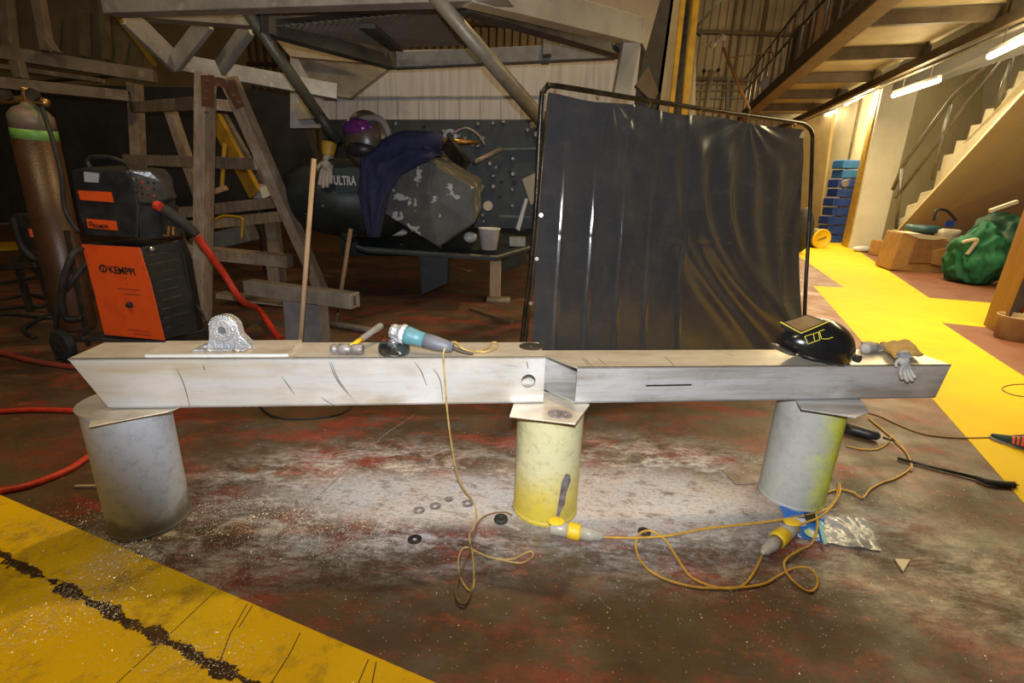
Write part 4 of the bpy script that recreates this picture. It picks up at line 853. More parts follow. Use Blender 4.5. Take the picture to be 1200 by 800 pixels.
obj('cylinder_rod', tube([P(518, 165, 7.3), P(560, 167, 7.6)], [.05, .03], 10), BRASS, BT, sh=True)
obj('cylinder_rod', tube([P(556, 190, 7.2), P(587, 175, 7.7)], .035, 10), STEEL, BT, sh=True)
obj('hydraulic_pipe', tube([P(528, 158, 7.6), P(545, 150, 7.6), P(560, 158, 7.6), P(568, 170, 7.6)], .02, 8, 5), STEEL, BT, sh=True)
obj('hydraulic_pipe', tube([P(500, 175, 7.4), P(515, 180, 7.3), P(528, 192, 7.2)], .05, 8, 4), DARKST, BT, sh=True)
obj('bracket_arm', bar(P(500, 178, 7.2), P(520, 192, 7.1), .08, .14), mat('tan_bracket', (.26, .20, .16), (.2, .15, .12), .6), BT)
obj('bracket_arm', bar(P(538, 206, 7.0), P(566, 222, 7.0), .08, .10), mat('tan_bracket2', (.2, .17, .15)), BT)
obj('bracket_arm', bar(P(524, 168, 7.3), P(544, 196, 7.1), .1, .22), DARKST, BT)
obj('strut_plate', prism([P(612, 210, 7.4), P(632, 200, 7.4), P(626, 238, 7.4), P(622, 240, 7.4)], V((0, .06, 0))), CREAM, BT)
obj('anode', prism([P(615, 232, 7.2), P(619, 233, 7.2), P(609, 271, 7.2), P(604, 268, 7.2)], V((0, .08, 0))), WHITEP, BT, bevel=.01, label='white bar anode')
# swim platform
pf = obj('platform_plate', prism([P(418, 288, 6.3), P(430, 292, 6.3), P(582, 301, 6.3), P(630, 287, 6.7), P(632, 268, 7.7), P(425, 262, 7.7)], V((0, 0, -.05))), HULL, BT, bevel=.006)
obj('platform_lip', tube([P(418, 288, 6.29), P(430, 292, 6.29), P(582, 301, 6.29), P(630, 287, 6.69)], .018, 6), mat('worn_edge', (.20, .20, .17), (.1, .1, .09), .5, .3, 20), pf)
obj('rudder', prism([P(491, 296, 6.45), P(525, 298, 6.45), P(524, 332, 6.45), P(494, 346, 6.45)], V((.03, .05, 0))), HULL, BT, bevel=.006)
obj('rudder', prism([P(586, 299, 7.1), P(616, 293, 7.3), P(616, 306, 7.3), P(588, 320, 7.1)], V((.03, .05, 0))), HULL, BT, bevel=.006)
for a, b in (((450, 275), (480, 276)), ((500, 276), (560, 280))):
    pass
# left pod (rounded hull) and right faceted pod
def pod(u, v_):
    a = v_*2*math.pi; x0 = 337+u*150
    return None
pc_ = P(408, 232, 6.4)
Mp = Matrix.Rotation(math.radians(12), 3, 'Z')
def podf(q):
    x, y, z = q
    zz = z*(1 if z > 0 else 1.0+.35*max(0, x)); return (x, y, max(zz, -1.15))
obj('rounded_pod', ellip(pc_, .86, .8, .47, Mp, 36, 22, podf), HULL, BT, sh=True)
obj('pod_skeg', prism([P(392, 262, 5.9), P(440, 258, 6.1), P(418, 276, 6.0), P(405, 283, 6.0), P(400, 277, 6.0)], V((.05, .3, 0))), HULL, BT, bevel=.02)
fc = [(447, 205), (463, 194), (505, 189), (556, 219), (556, 262), (514, 290), (450, 250)]
Yf = 5.75
def fcp(x, y, dy): return P(x, y, Yf+dy)
nose = [fcp(x, y, 0) for x, y in fc]; back_ = [fcp(600+(x-600)*1.0, y-6, 0)+V((.0, 1.1, .05)) for x, y in fc]
n_ = len(fc)
mid = fcp(500, 226, -.05)
v = nose+back_+[mid]; f = [[i, (i+1) % n_, n_*2] for i in range(n_)]+[[i, i+n_, (i+1) % n_+n_, (i+1) % n_] for i in range(n_)]+[[i+n_ for i in range(n_)]]
obj('faceted_pod', (v, f), HULLG, BT, bevel=.02)
text('ULTRA', P(391, 216, 5.55), (1, -.04, 0), (0, 0, 1), .13, WINK, BT, 'lettering', bold=.004, sx=.62)
obj('name_board', prism([P(391, 197, 5.60), P(421, 196, 5.60), P(424, 224, 5.60), P(394, 226, 5.60)], V((0, .25, 0))), mat('dark_green_board', (.02, .035, .035), (.03, .05, .05), .5), BT)
obj('deck_top', prism([P(382, 198, 5.9), P(450, 190, 5.9), P(450, 210, 5.9), P(384, 214, 5.9)], V((0, .4, .0))), mat('dark_green_board', (.02, .035, .035)), BT, bevel=.02)
# near-black hull sheet far-left behind trestle: background shade painted into its colour
HB = thing('vessel_hull', 'vessel hull side painted near black as shade behind the trestle', 'boat', V((-6, 9.3, 0)))
obj('hull_side', prism([P(-120, 95, 9.2), P(345, 105, 9.2), P(372, 200, 9.2), P(400, 258, 9.2), P(-120, 262, 9.2)], V((0, .3, 0))), mat('hull_painted_shade', (.02, .018, .016), (.035, .03, .025), .7, 0, 3), HB)
cp_ = obj('cabin_side', prism([P(-40, -60, 9.0), P(160, -60, 9.0), P(170, 85, 9.0), P(-40, 100, 9.0)], V((0, .2, 0))), mat('olive_cabin_plate', (.17, .13, .075), (.12, .09, .05), .6, .1, 2), HB)
for a, b in (((66, 18), (62, 58)), ((98, 12), (100, 66)), ((120, -10), (126, 70)), ((145, 45), (140, 75))):
    obj('plate_stiffener', bar(P(*a, 8.9), P(*b, 8.9), .12, .08), mat('olive_stiffener', (.22, .17, .10), (.16, .12, .07), .5, .2, 5), cp_)
# aluminium staging at upper left (two rails and bracing)
SG = thing('staging_frame', 'bare aluminium staging of rails and braces at upper left', 'staging', P(80, 120, 6.8))
def rail(a, b, Y0, Y1, wpx, m=STEELB, par=SG, nm='rail', dw=.12):
    p0 = P(*a, Y0); p1 = P(*b, Y1); hh = wpx*(dep(p0)+dep(p1))/2/F
    return obj(nm, bar(p0, p1, dw, hh), m, par, bevel=.005)
rail((-40, 55), (182, 90), 6.6, 7.0, 14); rail((-40, 93), (152, 113), 6.4, 7.0, 12)
rail((4, -30), (13, 56), 6.7, 6.7, 12, nm='brace'); rail((40, -30), (56, 60), 6.7, 6.7, 9, nm='brace'); rail((54, 45), (66, 62), 6.6, 6.6, 5, nm='brace')
rail((20, 72), (25, 92), 6.6, 6.6, 10, nm='brace'); rail((0, 78), (120, 95), 7.2, 7.4, 5, nm='brace')
ALUG = mat('gantry_aluminium', (.46, .44, .40), (.30, .28, .25), .42, .35, 4, c3=(.60, .57, .50), s3=8, lo3=.6, hi3=.75)
# working platform (gantry) overhead
GY = thing('access_gantry', 'large aluminium access platform frame overhead with diagonal struts', 'gantry', V((-1, 6, 0)))
def gb(a, b, Y0, Y1, wpx, m, nm='frame_beam', dw=.15): return rail(a, b, Y0, Y1, wpx, m, GY, nm, dw)
gb((128, 3), (600, -16), 5.1, 4.1, 30, ALUG)                                 # near top beam
gb((290, 8), (545, 2), 5.0, 4.5, 14, GANT)
gb((146, 16), (206, 74), 5.6, 6.2, 26, ALUG, 'brace', .05); gb((205, 74), (244, 24), 6.1, 5.8, 21, ALUG, 'brace', .05); gb((258, 80), (292, 32), 6.1, 5.8, 19, ALUG, 'brace', .05)
gb((137, 16), (182, 76), 5.5, 6.1, 5, YPAINT, 'brace', .04)
gb((200, 72), (395, 108), 6.4, 7.0, 17, ALUG)                                 # lower chord
gb((168, 14), (300, 24), 5.4, 5.6, 16, ALUB, 'brace')
gb((300, 25), (462, 72), 5.0, 6.6, 20, GANT); gb((462, 72), (722, 60), 6.6, 6.6, 16, mat('slate_beam', (.16, .17, .18), (.11, .11, .12), .6))
gb((545, 2), (735, 60), 4.5, 6.2, 20, GANT)
gb((548, -14), (748, 38), 4.15, 5.2, 30, CREAM)
gb((744, 22), (727, 112), 5.2, 5.2, 20, CREAM, 'upright')
gb((722, 50), (735, 62), 5.3, 5.3, 10, GANT)
obj('gusset', prism([P(718, 50, 5.25), P(735, 48, 5.25), P(733, 62, 5.25)], V((0, .1, 0))), CREAM, GY)
gb((640, 42), (640, 70), 6.6, 6.6, 50, mat('slate_beam', (.1, .1, .1)), 'upright', .1)
# mesh deck: flattened wires
mg = []; c4 = [P(325, 30, 5.1), P(515, 12, 4.9), P(565, 52, 6.3), P(455, 56, 6.3)]
def q4(u, v_): return c4[0].lerp(c4[1], u).lerp(c4[3].lerp(c4[2], u), v_)
wires = []
for i in range(-22, 24):
    a = i/22
    pts = [(u, v_) for u, v_ in ((a, 0), (a+1, 1))]
    def clipseg(u0, v0, u1, v1):
        t0, t1 = 0, 1; du = u1-u0
        if du:
            ta, tb = (0-u0)/du, (1-u0)/du
            if ta > tb: ta, tb = tb, ta
            t0, t1 = max(t0, ta), min(t1, tb)
        return (t0, t1) if t1 > t0 else None
    for (u0, u1) in ((a, a+1), (a+1, a)):
        r_ = clipseg(u0, 0, u1, 1)
        if r_: wires.append(bar(q4(u0+(u1-u0)*r_[0], r_[0]), q4(u0+(u1-u0)*r_[1], r_[1]), .012, .006))
md_ = obj('mesh_deck', merge(*wires), mat('mesh_wire', (.20, .17, .13), None, .5, .4), GY); md_['kind'] = 'stuff'
obj('deck_sheet', prism([c + V((0, 0, .05)) for c in c4], V((0, 0, .02))), mat('deck_brown', (.11, .09, .07), (.08, .065, .05), .7), GY)
gb((430, 30), (465, 58), 5.1, 6.4, 5, GANT)
# main diagonal struts (round tubes)
def rtube(a, b, Y0, Y1, wpx, m, nm='strut'):
    p0 = P(*a, Y0); p1 = P(*b, Y1); return obj(nm, tube([p0, p1], [wpx/2*dep(p0)/F, wpx/2*dep(p1)/F], 14), m, GY, sh=True)
rtube((286, 8), (372, 132), 4.9, 5.6, 13, mat('olive_tube', (.16, .15, .11), (.12, .11, .08), .45, .2, 5)); rtube((371, 130), (396, 165), 5.6, 5.8, 12, GANT)
rtube((508, -6), (632, 138), 4.1, 5.0, 17, mat('tan_tube', (.28, .25, .19), (.2, .18, .13), .45, .2, 9)); rtube((628, 132), (640, 148), 5.0, 5.1, 17, GANT)
# light cream panels seen through the gantry left side
obj('side_panel', prism([P(318, 40, 7.2), P(345, 42, 7.2), P(452, 76, 7.2), P(340, 66, 7.2)], V((0, .1, 0))), CREAM, GY)
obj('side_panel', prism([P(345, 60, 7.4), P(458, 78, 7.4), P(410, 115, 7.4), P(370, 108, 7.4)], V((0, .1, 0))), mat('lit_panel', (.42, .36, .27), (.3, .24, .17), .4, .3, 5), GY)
obj('side_panel', prism([P(344, 122, 7.9), P(362, 118, 7.9), P(374, 138, 7.9), P(348, 140, 7.9)], V((0, .1, 0))), CREAM, GY)
obj('fascia_panel', prism([P(540, -30, 4.35), P(782, -30, 5.6), P(757, 60, 5.45), P(744, 30, 5.35)], V((0, .05, 0))), mat('warm_fascia', (.36, .29, .21), (.30, .24, .17), .5, .1, 3), GY)
# things on the pods
HL = thing('welding_helmet', 'dark welding helmet with purple visor sitting on the boat pod', 'helmet', P(428, 180, 5.6))
obj('shell', ellip(P(430, 165, 5.75), .24, .24, .31), mat('bronze_shell', (.10, .075, .05), (.07, .055, .04), .3, 0, 8), HL, sh=True)
obj('visor', ellip(P(420, 150, 5.60), .17, .10, .10), mat('purple_visor', (.13, .02, .13), (.05, .03, .14), .1, 0, 2.5, .45, .6, bump=0), HL, sh=True, label='shiny purple visor')
obj('neck_rim', ellip(P(424, 175, 5.6), .16, .12, .09), BLACK, HL, sh=True)
obj('headband', tube([P(412, 148, 5.6), P(424, 140, 5.6), P(440, 138, 5.6), P(450, 145, 5.6), P(456, 160, 5.6)], .035, 10, 5), mat('grey_band', (.22, .19, .17), (.15, .13, .12), .5), HL, sh=True)
def jacket(u, v_):
    x0 = [(458, 162), (440, 165), (424, 185), (421, 225), (432, 278)]; x1 = [(520, 178), (508, 185), (470, 204), (455, 228), (444, 278)]
    k = v_*4; i = min(int(k), 3); t_ = k-i
    a = V((x0[i][0]+(x0[i+1][0]-x0[i][0])*t_, x0[i][1]+(x0[i+1][1]-x0[i][1])*t_, 0)); b = V((x1[i][0]+(x1[i+1][0]-x1[i][0])*t_, x1[i][1]+(x1[i+1][1]-x1[i][1])*t_, 0))
    c = a.lerp(b, u); p_ = P(c.x, c.y, 5.48 - .10*math.sin(u*math.pi)+.25*(1-v_)*.6)
    p_.y += .018*math.sin(u*15+v_*6)+.09*noise.noise(V((u*4, v_*5, 2)))+.03*noise.noise(V((u*11, v_*9, 5))); return p_
JK = thing('navy_jacket', 'navy blue cloth jacket draped over the boat pod', 'jacket', P(440, 278, 5.5))
obj('jacket_body', grid(jacket, 30, 40), NAVY, JK, sh=True, solid=.02)
def slv(u): return P(455+u*60, 158+14*u+5*math.sin(u*5), 5.55+.1*u)
obj('sleeve', tube([slv(0)+V((0, 0, -.12)), slv(.3), slv(.6), slv(.85), slv(1.05)], [.09, .12, .12, .10, .08], 14, 5), NAVY, JK, sh=True)
glove('work_glove', P(383, 196, 5.60), (-.1, -.25, -1), (1, 0, 0), (0, -1, 0), .26, mat('cream_glove', (.42, .38, .30), (.32, .28, .22), .85), 'cream and yellow work glove draped on the black pod beside the stick', .05, .55, .06, YPAINT)
cup = thing('plastic_tub', 'white plastic tub standing on the boat platform', 'tub', P(571, 288, 6.5))
obj('tub_body', lathe(P(573, 292, 6.35), [(.10, 0), (.135, .25), (.145, .255), (.145, .27), (.13, .27), (.12, .2)], n=28), WHITEP, cup, sh=True)
tag(obj('crumpled_paper', ellip(P(551, 278, 6.4), .09, .08, .07, None, 10, 7), WHITEP), 'crumpled white paper left of the plastic tub', 'paper')
tag(obj('crumpled_paper', ellip(P(465, 272, 6.5), .14, .09, .05, None, 10, 7), WHITEP), 'crumpled white paper on the platform below the jacket', 'paper')
tag(obj('white_bottle', lathe(P(449, 275, 6.4), [(.05, 0), (.06, .15), (.03, .2), (.03, .23)], n=16), WHITEP, sh=True), 'small white bottle on the platform beside the jacket hem', 'bottle')
tag(obj('tan_block', box(P(423, 268, 6.5), .14, .14, .26), CREAM, bevel=.01), 'small pinkish tan block at the left end of the boat platform', 'block')
pb = Z(580, 349); tag(obj('timber_prop', bar(V((pb.x, pb.y, 0)), V((pb.x, pb.y, P(580, 304, pb.y).z)), .15, .15, (0, 1, 0)), PALE, bevel=.006), 'pale timber prop under the boat platform', 'prop')
tag(obj('timber_block', box(Z(584, 352), .32, .2, .04), WOOD, bevel=.005), 'flat timber pad under the pale prop', 'timber')
tag(obj('clear_box', box(P(606, 288, 6.8), .22, .2, .12), mat('frosted_box', (.2, .19, .18), (.3, .29, .27), .3, 0, 8), bevel=.006), 'small frosted box on right end of the boat platform', 'box')
tag(obj('metal_offcut', tube([Z(540, 314), Z(548, 318), Z(553, 317)], .01, 6), CREAM), 'small curled strip on the floor under the platform', 'offcut')
tag(obj('timber_batten', bar(Z(552, 362, .02), Z(600, 378, .02), .06, .04), mat('dark_batten', (.12, .07, .04), (.08, .05, .03), .7)), 'dark batten lying on the floor near the screen', 'timber')

# ================================================================== WELDING SCREEN
SN = thing('welding_screen', 'free-standing black vinyl welding curtain in a black tube frame', 'screen', V((1.4, 3.9, 0)))
c_tl, c_tr = Z(637, 100, 2.1), P(953, 146, 4.75); c_bl, c_br = Z(605, 462, .02), Z(941, 432, .02)
FRM = mat('black_frame_tube', (.012, .011, .010), (.05, .035, .02), .3, .4, 14)
top = [c_bl, P(611, 405, 3.42), P(626, 270, 3.40), P(634, 125, 3.36), P(637, 108, 3.36), P(643, 101, 3.38), P(655, 101, 3.40), P(760, 118, 3.8), P(860, 133, 4.25), P(930, 143, 4.62), P(944, 147, 4.72), P(951, 155, 4.75), P(952, 172, 4.75), P(949, 250, 4.62), P(944, 340, 4.50), c_br]
obj('frame_tube', tube(top, .017, 10, 4), FRM, SN, sh=True)
obj('frame_inner_rod', tube([P(616, 405, 3.44), P(629, 280, 3.42), P(640, 130, 3.38)], .008, 8, 2), mat('rusty_rod', (.12, .07, .04), (.05, .04, .03), .4, .5, 9), SN, sh=True)
obj('frame_foot', bar(c_bl+V((.15, -.3, .0)), c_bl+V((-.12, .35, .0)), .04, .04), FRM, SN); obj('frame_foot', bar(c_br+V((.02, -.3, .0)), c_br+V((-.1, .3, .0)), .04, .04), FRM, SN)
def cpix(u, v_):                                                    # curtain corner layout
    tl, tr, mr_, br_, bl_ = (642, 108), (941, 152), (948, 175), (926, 428), (611, 458)
    x_t = tl[0]+(tr[0]-tl[0])*u; y_t = tl[1]+(tr[1]-tl[1])*u + 3*math.sin(u*math.pi*3)**2
    x_b = bl_[0]+(br_[0]-bl_[0])*u; y_b = bl_[1]+(br_[1]-bl_[1])*u
    x = x_t+(x_b-x_t)*v_; y = y_t+(y_b-y_t)*v_
    x += u**4*10*math.sin(math.pi*min(1, v_*1.3))*(1-v_)
    return x, y
def sstep(a, b, x): t_ = max(0, min(1, (x-a)/(b-a))); return t_*t_*(3-2*t_)
nrm_s = V(((c_tr-c_tl).y, -(c_tr-c_tl).x, 0)).normalized()
def curtain(u, v_):
    x, y = cpix(u, v_); Y_ = 3.40 + (4.66-3.40)*(u**1.0)*.98
    Y_ = 1/((1-u)/3.42+u/4.66) if True else Y_
    p_ = P(x, y, Y_)
    d = 0
    # sharp vertical creases
    for k, (uc, lean) in enumerate([(.085, -.02), (.205, -.03), (.315, -.035), (.425, -.03), (.545, -.02)]):
        w_ = .0065; e = (u-uc-lean*(v_-.5))/w_; d += .017*math.exp(-e*e)*(.25+.75*sstep(.1, .45, v_))
    d += .006*math.sin(u*26)*sstep(.1, .5, v_)*(1-sstep(.5, .8, u))
    # long folds sweeping from the top rail down to the lower right
    for uc, am, cur, wd_ in ((.50, .035, .34, .030), (.60, .050, .36, .032), (.70, .045, .30, .030), (.80, .030, .16, .030), (.90, .022, .05, .022)):
        e = (u-uc-cur*sstep(.22, 1.0, v_)**1.5)/(wd_*(1+.5*v_)); d += am*math.exp(-e*e)*sstep(.0, .35, v_)*(1-.8*sstep(.65, 1, v_))
    # faint tension wrinkles from two hooks
    for hu, s_, a0 in ((.25, 11, .0040), (.78, 13, .0050)):
        du, dv = u-hu, v_+.02; r_ = math.hypot(du, dv*.8); an = math.atan2(du, dv*.8+.001)
        d += a0*math.sin(an*s_)*math.exp(-(r_/.34)**2)*min(1, r_*14)
    d += .05*sstep(.55, 1, u)*math.sin(v_*4.5+u*3)
    e = (v_-.47-.03*u)/.006; d -= .0025*math.exp(-e*e); d += .13*v_*v_
    d += .010*noise.noise(V((u*4, v_*3, 1)))+.0012*noise.noise(V((u*22, v_*9, 3)))
    return p_ + nrm_s*d
VIN = mat('black_vinyl', (.050, .051, .056), (.068, .066, .066), .17, 0, 4, .45, .75, bump=.03, bscale=40, rough2=.26, spec=.75)
smudge(VIN, (1, 1, .5), (.10, .095, .09), .55, .35)
obj('vinyl_curtain', grid(curtain, 260, 150), VIN, SN, sh=True)
wlb = obj('white_label', prism([P(921, 152, 4.58), P(943, 154, 4.66), P(942, 162, 4.66), P(920, 160, 4.58)], nrm_s*.004), mat('cream_label', (.48, .40, .28), (.38, .3, .2), .5), SN)
for q in ((650, 106), (700, 113), (760, 122), (820, 131), (875, 139), (930, 147)):
    u = (q[0]-640)/310; Y_ = 1/((1-u)/3.40+u/4.70); obj('hanging_ring', washer(P(q[0], q[1], Y_), .022, .016, .006, (1, .3, 0), 14), BRASS, SN)
for q in ((634, 252), (629, 303), (622, 355)):
    obj('eyelet', lathe(P(q[0], q[1], 3.38), [(.014, 0), (.014, .008)], (0, -1, 0), 10), SCREWM, SN)

# ================================================================== RIGHT SIDE : column, far hall, mezzanine, stair
CLM = thing('steel_column', 'tall beige and yellow steel column standing behind the curtain', 'column', V((1.9, 7.5, 0)))
def colp(x0, x1, x2, x3, Y_, m, nm, dy=.2, yb_=250):
    ext_ = (yb_-0)/110
    a, b = P(x0, -20, Y_), P(x1, -20, Y_); c, d = P(x3, 115, Y_), P(x2, 115, Y_)
    return obj(nm, prism([a, b, b+(c-b)*1.9, a+(d-a)*1.9], V((0, dy, 0))), m, CLM)
colp(764, 792, 748, 774, 7.0, mat('dark_web', (.03, .026, .02), (.045, .04, .03), .6), 'dark_web')
colp(789, 803, 770, 788, 7.0, BEIGEP, 'flange', .25)
colp(800, 806, 786, 791, 6.95, YPAINT, 'yellow_pipe', .06)
colp(805, 812, 791, 798, 7.1, DARKST, 'dark_pipe', .1)
colp(810, 822, 800, 808, 7.2, YPAINT, 'yellow_flange', .2)
colp(816, 817, 808, 815, 7.3, BEIGEP, 'flange', .2)
obj('foot_gusset', prism([P(745, 100, 6.8), P(760, 78, 6.8), P(772, 108, 6.8), P(765, 120, 6.8)], V((0, .1, 0))), mat('brown_gusset', (.12, .085, .05), (.09, .06, .035), .6), CLM)
def span(a, b, Y0, Y1, wpx, m, par, nm): p0 = P(*a, Y0); p1 = P(*b, Y1); return obj(nm, bar(p0, p1, .15, wpx*(dep(p0)+dep(p1))/2/F), m, par)
XB = thing('cross_bracing', 'dark diagonal brace against the corrugated end wall', 'brace', P(820, 40, 24))
span((812, 36), (850, -6), 20, 20, 3, GANT, XB, 'brace_bar'); span((812, 32), (822, 40), 20, 20, 5, GANT, XB, 'brace_bar')
span((906, -10), (840, 130), 29, 29, 4, GANT, XB, 'brace_bar') if 0 else None
# two poles / lamp arm
LA = thing('swing_arm', 'slim jib arm with bare knuckle joint in the far hall', 'arm', P(875, 125, 14))
for a, b, wq, m in (((847, 55), (878, 128), 3.5, mat('rusty_orange_pole', (.45, .22, .08), (.3, .15, .06), .5, .2)), ((820, 53), (836, 51), 2, WHITEP), ((838, 50), (846, 43), 3, WHITEP), ((853, 68), (905, 61), 1.3, mat('rusty_orange_pole', (.45, .22, .08))), ((905, 61), (908, 72), 1.3, mat('rusty_orange_pole', (.45, .22, .08)))):
    p0 = P(*a, 14); p1 = P(*b, 14); obj('arm_tube', tube([p0, p1], wq*dep(p0)/F/2, 8), m, LA, sh=True)
p0 = P(878, 128, 14); obj('arm_mast', tube([p0, V((p0.x, p0.y, 0))], .05, 8), DARKST, LA)
for q in ((835, 52), (846, 44)): obj('knuckle', ellip(P(*q, 14), .09, .09, .08, None, 12, 8), WHITEP, LA, sh=True)
PO = thing('pipe_post', 'thin post with small cross bar and two round ends in the far hall', 'post', P(830, 130, 15))
p0, p1 = P(833, 82, 15), P(829, 130, 15); obj('pole', tube([p0, V((p1.x, p1.y, 0))], .075, 10), CREAM, PO, sh=True)
obj('cross_bar', tube([P(825, 86, 15), P(842, 85, 15)], .04, 8), CREAM, PO)
for q in ((825, 83), (842, 82)): obj('round_end', ellip(P(*q, 14.9), .05, .05, .05, None, 12, 8), RUBBER, PO)
# shaded cabinets/handrails at far end
for y_ in (102, 108, 118):
    pass
FR = thing('far_railing', 'low dark railing in front of the corrugated end wall', 'railing', P(830, 120, 26))
for y_ in (99, 107, 116): span((816, y_), (880, y_-1), 26, 26, 1.6, GANT, FR, 'rail')
span((853, 90), (852, 130), 26, 26, 3, GANT, FR, 'post')
# mezzanine
M0 = Z(1040, 0, 4); M1 = Z(890, 125, 4); md = (M1-M0).normalized(); mN = V((md.y, -md.x, 0))
MZ = thing('mezzanine', 'steel mezzanine floor with edge beam and cross joists along the aisle', 'mezzanine', V((8, 12, 0)))
a, b = M0-md*6, M1+md*4
obj('edge_beam', bar(a+V((0, 0, .14)), b+V((0, 0, .14)), .18, .30), MEZZ, MZ)
obj('edge_flange', bar(a-V((0, 0, .02)), b-V((0, 0, .02)), .30, .03), mat('brown_flange', (.22, .16, .09), (.15, .11, .06), .6), MZ)
LW = 2.0
obj('soffit', prism([a+V((0, 0, .30)), b+V((0, 0, .30)), b+mN*LW+V((0, 0, .30)), a+mN*LW+V((0, 0, .30))], V((0, 0, .06))), SOFF, MZ)
for k in range(9):
    p_ = a+md*(1.0+k*2.15); obj('joist', bar(p_+V((0, 0, .18)), p_+mN*LW+V((0, 0, .18)), .10, .20), MEZZ, MZ)
RL = thing('mezzanine_railing', 'grey tubular guard rail with uprights on the mezzanine edge', 'railing', (M0+M1)/2+V((0, 0, .3)))
for hgt in (.75, 1.25): obj('rail', tube([a+V((0, 0, .3+hgt)), b+V((0, 0, .3+hgt))], .03, 8), DARKST, RL, sh=True)
for k in range(21):
    p_ = a+md*k*.9+V((0, 0, .3)); obj('upright', tube([p_, p_+V((0, 0, 1.25))], .03, 8), ALUB, RL, sh=True)
for k, (s_, w_, h_, m, lb) in enumerate([(6.2, .9, 1.2, CARD, 'brown boarded crate behind the mezzanine rail, nearest'), (7.8, .8, .9, PALE, 'pale boarded crate second along the mezzanine rail'), (9.4, 1.1, 1.1, WOOD, 'weathered crate third along the mezzanine rail'), (11.4, .8, 1.0, CARD, 'brown crate fourth along the mezzanine rail'), (13.2, 1.0, 1.2, MEZZ, 'dark cupboard near far end of the mezzanine rail')]):
    p_ = a+md*s_+mN*.7+V((0, 0, .37)); tag(obj('stored_crate', box(p_, .8, w_, h_, math.atan2(md.y, md.x)-math.pi/2), m, bevel=.01), lb, 'crate')
p_ = P(898, 98, 15); tag(obj('white_bundle', ellip(p_, .16, .16, .18, None, 12, 8), WHITEP), 'white wrapped bundle hanging on the mezzanine rail', 'bundle')
# conduit rail carrying the tube lights
R0_ = Z(1200, 15, 4); R1_ = Z(945, 135, 4); rd = (R1_-R0_).normalized()
CR = thing('conduit_tray', 'dark cable tray running along the aisle above the tube lights', 'tray', (R0_+R1_)/2)
obj('tray', bar(R0_-rd*3, R1_+rd*4, .10, .16), MEZZ, CR)
obj('conduit_pipe', tube([R0_-rd*3+V((.12, 0, -.1)), R1_+rd*4+V((.12, 0, -.1))], .03, 8), ALUB, CR, sh=True)
for k in range(6):
    p_ = R0_+rd*(k*2.2+.4); obj('hanger', bar(p_, p_+V((0, 0, .35)), .04), MEZZ, CR)
for (a_, b_, lb) in (((1160, 66), (1235, 30), 'lit tube light nearest the top right corner'), ((1047, 112), (1100, 94), 'lit tube light in the middle of the row, clear of the wall'), ((991, 122), (1022, 106), 'lit tube light third in the row against the cream wall'), ((950, 142), (980, 130), 'lit tube light furthest along the aisle above the blue crates')):
    zz = 3.6 if a_[0] > 1030 else 4.55
    p0, p1 = Z(*a_, zz), Z(*b_, zz)
    if a_[0] == 1047: p1 = p0 + (p1-p0)*1.0
    T = thing('tube_light', lb, 'light', (p0+p1)/2, 'tube lights along the aisle')
    del T['group']
    obj('lamp_tube', tube([p0, p1], .045, 10), TUBEL, T, sh=True)
    obj('lamp_batten', bar(p0+V((0, 0, .06)), p1+V((0, 0, .06)), .07, .05), WWALL, T)
    for q in (p0.lerp(p1, .2), p0.lerp(p1, .8)): obj('hanging_wire', tube([q+V((0, 0, .08)), q+V((0, 0, .42))], .008, 6), MEZZ, T)
    lamp('POINT', 'tube_lamp_glow', tuple((p0+p1)/2+V((0, 0, -.12))), (0, 0, 0), 110 if a_[0] > 1030 else 700, (1, .82, .48), .25)
# side rooms: walls facing the aisle.  Each wall is built standing on its floor line.
def wall_px(nm, bl, br, tl, tr, m, th=.12, par=None):
    A, B = Z(*bl), Z(*br); n = V(((B-A).y, -(B-A).x, 0)).normalized()
    def on(x, y):
        v_ = ray(x, y); return CP + v_*((A-CP).dot(n)/v_.dot(n))
    pts = [A, B, on(*tr), on(*tl)]
    return struct(nm, prism(pts, -n*th if n.dot(A-CP) < 0 else n*th), m, par)
wall_px('wall_right.001', (995, 291), (1030, 293), (1036, 98), (1076, 105), WWALL)
CWALL = mat('cream_block_wall', (.62, .54, .34), (.54, .46, .27), .7, 0, 1.5)
wA = wall_px('wall_right.002', (958, 278), (990, 284), (985, 60), (1035, 60), CWALL)
wB = wall_px('wall_right.003', (915, 272), (958, 278), (930, 60), (985, 60), mat('ochre_wall', (.46, .33, .14), (.38, .27, .11), .7, 0, 1.5))
obj('door_edge', prism([Z(988, 288), Z(993, 290), P(1034, 102, Z(993, 290).y), P(1029, 104, Z(988, 288).y)], V((0, .1, 0))), YPAINT, wA)
fy = Z(985, 284).y
for x_ in (1000,):
    obj('wall_fitting', lathe(P(990, 215, fy-.6), [(.12, 0), (.10, .15)], (-.5, -1, 0), 12), STEEL, wA)
dr = obj('panel_joint', bar(Z(973, 281)+V((-.02, -.15, 0)), P(1010, 110, Z(973, 281).y-.15), .05, .05), MEZZ, wA)
# back wall of the stair area and stair
sb = struct('wall_right.004', prism([Z(1030, 291), Z(1300, 270), P(1300, -60, Z(1300, 270).y), P(1060, 60, Z(1030, 291).y)], V((.0, .15, 0))), mat('stair_wall', (.58, .50, .30), (.50, .43, .25), .7, 0, 1))
ws = obj('high_wall', prism([P(1050, 112, 13.2), P(1300, 30, 9.5), P(1300, 0, 9.5), P(1062, 70, 13.2)], V((0, .2, .0))), mat('pale_grey_wall', (.38, .37, .34), (.3, .29, .26), .7, 0, 1), sb)
ST = thing('staircase', 'white-sided staircase with smooth underside rising to the right', 'stairs', Z(1040, 285))
